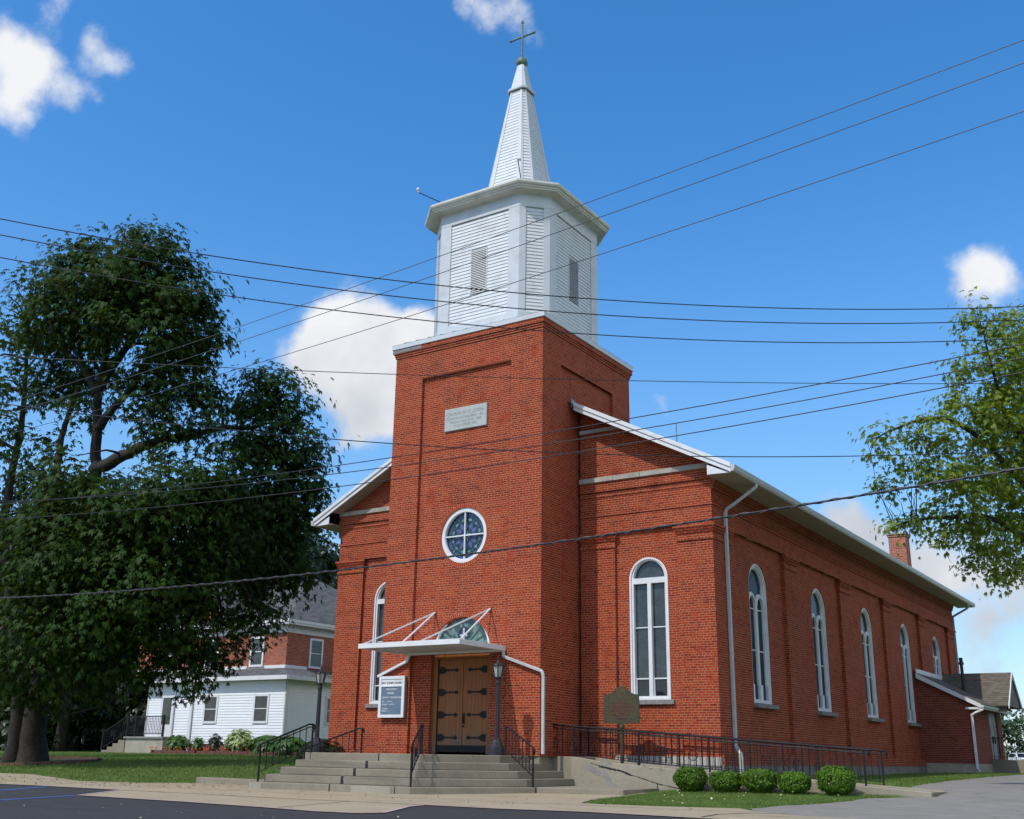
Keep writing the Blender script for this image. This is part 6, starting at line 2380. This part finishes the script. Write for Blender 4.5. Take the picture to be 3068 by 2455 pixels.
# trees added out of frame to darken the side wall and its window glass
for i, (x, y, r, h) in enumerate(((16.5, 24, 4.6, 12), (18.0, 36, 5.0, 13), (22, 12, 5, 13))):
    simple_tree('added_side_tree', x, y, blob_lobes(x, y, 2.6, h, r, 22, 80 + i), .32, ['added unseen green tree across the driveway nearest the annex', 'added unseen green tree across the driveway farthest from the street', 'added unseen green tree across the driveway nearest the street'][i],
                'added trees across the driveway', 'far_leaf', .3, 2.2, .55, 16, 90 + i)
lob = []
g5 = random.Random(19)
for i in range(70):
    lob.append([g5.uniform(-95, -34), g5.uniform(38, 58), g5.uniform(.8, 9), g5.uniform(2.2, 4.0)])
for i in range(40):
    lob.append([g5.uniform(-100, -62), g5.uniform(14, 40), g5.uniform(.8, 9), g5.uniform(2.2, 4.0)])
P_, N_ = crown_points(lob, .9, .8, 16, np.random.default_rng(17), .3)
V_, Q_ = leaves(P_, N_, .7, 4, .3, 2.6, .6, np.random.default_rng(18))
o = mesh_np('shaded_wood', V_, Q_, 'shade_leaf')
tag(o, 'dark mass of undergrowth and trees in the shade beyond the lawn', 'wood', kind='stuff')

# ------------------------------------------------------------------ overhead cables
WIRES = {"W1": [[5.333, -10.434], [0.7431, 0.6691], [-16.22, 15.28], [0.00676, -0.018072, 8.657956]], "W2": [[5.053, -10.019], [0.7431, 0.6691], [-16.41, 15.52], [0.006777, -0.017652, 8.574759]], "W3": [[4.774, -9.604], [0.7431, 0.6691], [-16.59, 15.75], [0.006565, -0.016264, 8.380322]], "W4": [[7.655, -10.757], [0.9962, -0.0872], [-27.35, 11.63], [0.000991, 0.015766, 9.621685]], "W5": [[5.951, -11.344], [0.9962, -0.0872], [-24.05, 13.37], [0.001232, 0.012496, 8.781075]], "W6": [[5.733, -11.008], [0.9962, -0.0872], [-23.82, 13.48], [0.001305, 0.009684, 8.338313]], "W7": [[3.937, -8.359], [0.8192, 0.5736], [-17.46, 15.62], [0.001696, -0.003272, 7.921386]], "W8": [[5.674, -7.854], [0.7771, 0.6293], [-18.45, 13.76], [0.005006, 0.007142, 6.261362]], "W9": [[7.563, -8.004], [0.9998, 0.0175], [-22.08, 10.82], [0.001967, 0.01675, 6.728826]], "W10": [[7.347, -7.553], [0.9976, 0.0698], [-26.19, 10.94], [0.002879, 0.032996, 6.645051]], "W11": [[5.236, -8.112], [0.9986, 0.0523], [-24.2, 13.08], [0.002389, 0.020139, 6.208937]], "W12": [[5.598, -9.063], [0.9986, -0.0523], [-25.31, 12.78], [0.001951, 0.018363, 4.359396]]}
WL = {'W1': ('uppermost of the three black cables sagging from the upper left across the belfry', .012, 'cable_black'),
      'W2': ('middle of the three black cables sagging from the upper left across the belfry', .012, 'cable_black'),
      'W3': ('lowest of the three black cables sagging from the upper left, crossing the tower top', .012, 'cable_black'),
      'W4': ('uppermost of the three grey wires climbing to the upper right past the belfry', .0075, 'cable_grey'),
      'W5': ('middle of the three grey wires climbing to the upper right past the belfry', .0075, 'cable_grey'),
      'W6': ('lowest of the three grey wires climbing to the upper right past the belfry', .0075, 'cable_grey'),
      'W7': ('single thin wire crossing the tower above the stone tablet', .009, 'cable_black'),
      'W8': ('single wire crossing the tower just below the stone tablet', .011, 'cable_black'),
      'W9': ('uppermost of the three cables rising to the right across the nave gable', .011, 'cable_black'),
      'W10': ('middle of the three cables rising to the right across the nave gable', .011, 'cable_black'),
      'W11': ('lowest of the three cables rising to the right across the nave gable', .011, 'cable_black'),
      'W12': ('thick twisted cable crossing below the round window', .019, 'cable_black')}
for k, (q0, dr, (u0, u1), c) in WIRES.items():
    lab, r, mt = WL[k]
    r *= .85
    pts = []
    for i in range(61):
        u = u0 + (u1 - u0) * i / 60
        pts.append((q0[0] + dr[0] * u, q0[1] + dr[1] * u, c[0] * u * u + c[1] * u + c[2]))
    m = MB()
    if k == 'W12':
        m.tube(pts, r, 8)
        tw_ = []
        for i in range(1200):
            f = i / 1199 * 60
            j = min(59, int(f))
            p = Vector(pts[j]).lerp(Vector(pts[j + 1]), f - j)
            a = i * .42
            tw_.append(p + Vector((dr[1] * math.cos(a), -dr[0] * math.cos(a), math.sin(a))) * (r + .004))
        m.tube(tw_, .007, 5, 1)
        o = m.build('overhead_cable', [mt, 'cable_grey'], smooth=True)
    else:
        m.tube(pts, r, 8)
        o = m.build('overhead_cable', mt, smooth=True)
    tag(o, lab, 'cable', 'overhead cables')

# ------------------------------------------------------------------ far right: car, bus and trees
def car(x, y, rz, label):
    z = float(zg(x, y))
    t = empty('parked_car', (x, y, z), label, 'car')
    t.rotation_euler = (0, 0, rz)

    def pb(mb, name, mat, **k):
        o = mb.build(name, mat, None, **k)
        o.parent = t
        return o
    m = MB()
    W_ = .88
    side = [(-2.3, .35), (2.3, .35), (2.32, .75), (1.9, .92), (1.0, 1.0), (.45, 1.48), (-1.6, 1.5), (-2.2, 1.02), (-2.32, .9)]
    m.prism([(u, -W_, v) for u, v in side], (0, 2 * W_, 0))
    body = pb(m, 'body', 'car_white', bevel=.06)
    m = MB()
    m.prism([(1.03, -.74, 1.0), (1.03, .74, 1.0), (.53, .68, 1.42), (.53, -.68, 1.42)], (.012, 0, .01))
    pb(m, 'windshield', 'glass_dark')
    for s in (-1, 1):
        m = MB()
        m.prism([(.85, s * (W_ + .002), 1.0), (.42, s * (W_ + .002), 1.40), (-1.5, s * (W_ + .002), 1.42), (-1.95, s * (W_ + .002), 1.02)], (0, s * .01, 0))
        pb(m, 'side_window', 'glass_dark')
        m = MB()
        m.box(2.25, 2.34, s * .62 - .16, s * .62 + .16, .62, .76)
        pb(m, 'headlight', 'lamp_pane')
        m = MB()
        m.box(.75, .9, s * .98 - .09, s * .98 + .09, .98, 1.1)
        pb(m, 'mirror', 'car_white', bevel=.02)
        for u in (-1.4, 1.45):
            m = MB()
            m.tube([(u, s * (W_ - .18), .33), (u, s * (W_ + .02), .33)], .33, 20)
            w = pb(m, 'wheel', 'rubber')
            m = MB()
            m.tube([(u, s * (W_ + .018), .33), (u, s * (W_ + .03), .33)], .2, 14)
            r_ = m.build('rim', 'lamp_pane')
            r_.parent = w
    return t


car(-10.0, 134.3, R(-62), 'white car parked far behind the church at the right edge')
BX, BY = -16.95, 155.7
tb = empty('school_bus', (BX, BY, .4), 'cream and yellow bus far behind the annex railing', 'bus')
m = MB()
pr2 = [(-1.2, .6), (1.2, .6), (1.2, 2.6), (.95, 3.0), (-.95, 3.0), (-1.2, 2.6)]
m.prism([(BX + u, BY, .4 + v) for u, v in pr2], (-1.2, 9, 0))
m.build('body', 'bus_cream', tb, bevel=.08)
m = MB()
m.box(BX - 1.15, BX + 1.15, BY - .03, BY - .005, 1.05, 1.5)
m.build('stripe', 'bus_yellow', tb)
for x in (BX - 1.05, BX + .1):
    m = MB()
    m.box(x, x + .95, BY - .04, BY - .01, 2.0, 2.9)
    m.build('window', 'glass_dark', tb)
for x in (BX - 1.0, BX + .7):
    m = MB()
    m.tube([(x, BY + .6, .85), (x + .3, BY + .6, .85)], .45, 14)
    m.build('wheel', 'rubber', tb)
lob = []
g3 = random.Random(9)
for i in range(60):
    x = -60 + i * 2.6
    y = 172 + g3.uniform(-8, 8)
    lob.append([x, y, 2.5 + g3.uniform(0, 2.0), g3.uniform(2.8, 4.6)])
    lob.append([x + 1, y + 3, 5 + g3.uniform(0, 3.5), g3.uniform(2.0, 3.4)])
g4 = np.random.default_rng(77)
P_, N_ = crown_points(lob, .9, .7, 12, g4, .3)
V_, Q_ = leaves(P_, N_, .9, 3, .3, 2.4, .6, g4)
o = mesh_np('distant_treeline', V_, Q_, 'far_leaf')
tag(o, 'distant line of green trees at the horizon beyond the church', 'treeline', kind='stuff')

# ------------------------------------------------------------------ grass blades and litter
def inside(poly, x, y):
    c = np.zeros(x.shape, bool)
    n = len(poly)
    j = n - 1
    for i in range(n):
        xi, yi = poly[i]
        xj, yj = poly[j]
        cond = ((yi > y) != (yj > y)) & (x < (xj - xi) * (y - yi) / (yj - yi + 1e-12) + xi)
        c ^= cond
        j = i
    return c


def blades(poly, n, h, w, mat, name, label, seed, avoid=None):
    g = np.random.default_rng(seed)
    xs, ys = [p[0] for p in poly], [p[1] for p in poly]
    x = g.uniform(min(xs), max(xs), n * 2)
    y = g.uniform(min(ys), max(ys), n * 2)
    k = inside(poly, x, y)
    x, y = x[k][:n], y[k][:n]
    z = zg(x, y)
    a = g.uniform(0, 2 * PI, len(x))
    hh = h * g.uniform(.5, 1.3, len(x))
    ww = w * g.uniform(.7, 1.3, len(x))
    dx, dy = np.cos(a), np.sin(a)
    lx, ly = g.normal(size=len(x)) * hh * .45, g.normal(size=len(x)) * hh * .45
    p0 = np.stack([x - dx * ww, y - dy * ww, z - .005], -1)
    p1 = np.stack([x + dx * ww, y + dy * ww, z - .005], -1)
    p2 = np.stack([x + lx, y + ly, z + hh], -1)
    V = np.stack([p0, p1, p2], 1).reshape(-1, 3)
    o = mesh_np(name, V, np.arange(len(V)).reshape(-1, 3), mat)
    return tag(o, label, 'grass', kind='stuff')


blades([(4.15, -4.95), (5.9, -4.95), (7.15, -4.55), (7.5, -3.1), (7.9, -2.2), (8.15, -1.3), (8.3, -.2), (8.9, .55), (3.7, .58), (3.3, .4), (3.42, -1.5), (3.65, -3.6)], 52000, .05, .005, 'blade', 'grass_strip', 'mown grass strip between the sidewalk and the clipped bushes', 1)
blades([(4.2, 2.3), (8.3, 2.7), (7.95, 6.5), (7.85, 12), (7.55, 20), (7.0, 34), (4.2, 34)], 42000, .07, .009, 'blade', 'rear_grass', 'mown grass along the side of the church', 2)
blades([(-30, -3.1), (-16.2, -3.3), (-12.6, -4.2), (-10.4, -3.95), (-9.7, -2.4), (-7.6, -1.8), (-9.3, 2.2), (-9.5, 12), (-34, 12), (-34, -3)], 90000, .07, .010, 'blade', 'front_lawn', 'mown lawn in front of the house, partly in tree shade', 3)


def litter(poly, n, s, mat, name, label, seed, lift):
    g = np.random.default_rng(seed)
    xs, ys = [p[0] for p in poly], [p[1] for p in poly]
    x = g.uniform(min(xs), max(xs), n * 3)
    y = g.uniform(min(ys), max(ys), n * 3)
    k = inside(poly, x, y)
    x, y = x[k][:n], y[k][:n]
    c = np.stack([x, y, zg(x, y) + lift], -1)
    V, Q = leaves(c, np.tile([[0, 0, 1.0]], (len(c), 1)) + g.normal(size=c.shape) * .35, s, nl=1, droop=-.1, width=.7, rng=g)
    V[:, 2] = np.maximum(V[:, 2], zg(V[:, 0], V[:, 1]) + lift)
    o = mesh_np(name, V, Q, mat)
    return tag(o, label, 'litter', kind='stuff')


litter([(-30, -7.6), (-30, -3.3), (-16.2, -3.4), (-12.6, -4.3), (-10.5, -4.1), (-9.7, -2.7), (-7.3, -3.0), (-6, -4.6), (-6.2, -6.2), (-9, -7.6)], 1500, .055, 'litter', 'fallen_leaves', 'dry fallen leaves scattered on the left sidewalk', 4, .028)
litter([(-6, -8), (-6, -4.7), (3.3, -4.5), (7.6, -5.5), (7.6, -7.9)], 110, .05, 'litter', 'fallen_leaves', 'a few dry leaves on the sidewalk before the stairs', 5, .028)
litter([(4.0, -4.9), (7.1, -4.4), (8.1, -1.3), (8.8, .4), (3.7, .4)], 120, .05, 'petal', 'fallen_petals', 'pale petals fallen on the grass strip by the bushes', 6, .05)
litter([(-12, -8.2), (-12, -17), (6, -17), (6, -8.5), (4, -12), (-4.3, -11)], 160, .04, 'petal', 'asphalt_litter', 'small pale bits scattered over the dark asphalt', 7, .012)
litter([(-9.6, -2.4), (-7.4, -2.8), (-5.7, -4.4), (-5.4, -4.3), (-7, -2)], 90, .05, 'petal', 'step_litter', 'pale fallen bits gathered at the left end of the stairs', 8, .03)
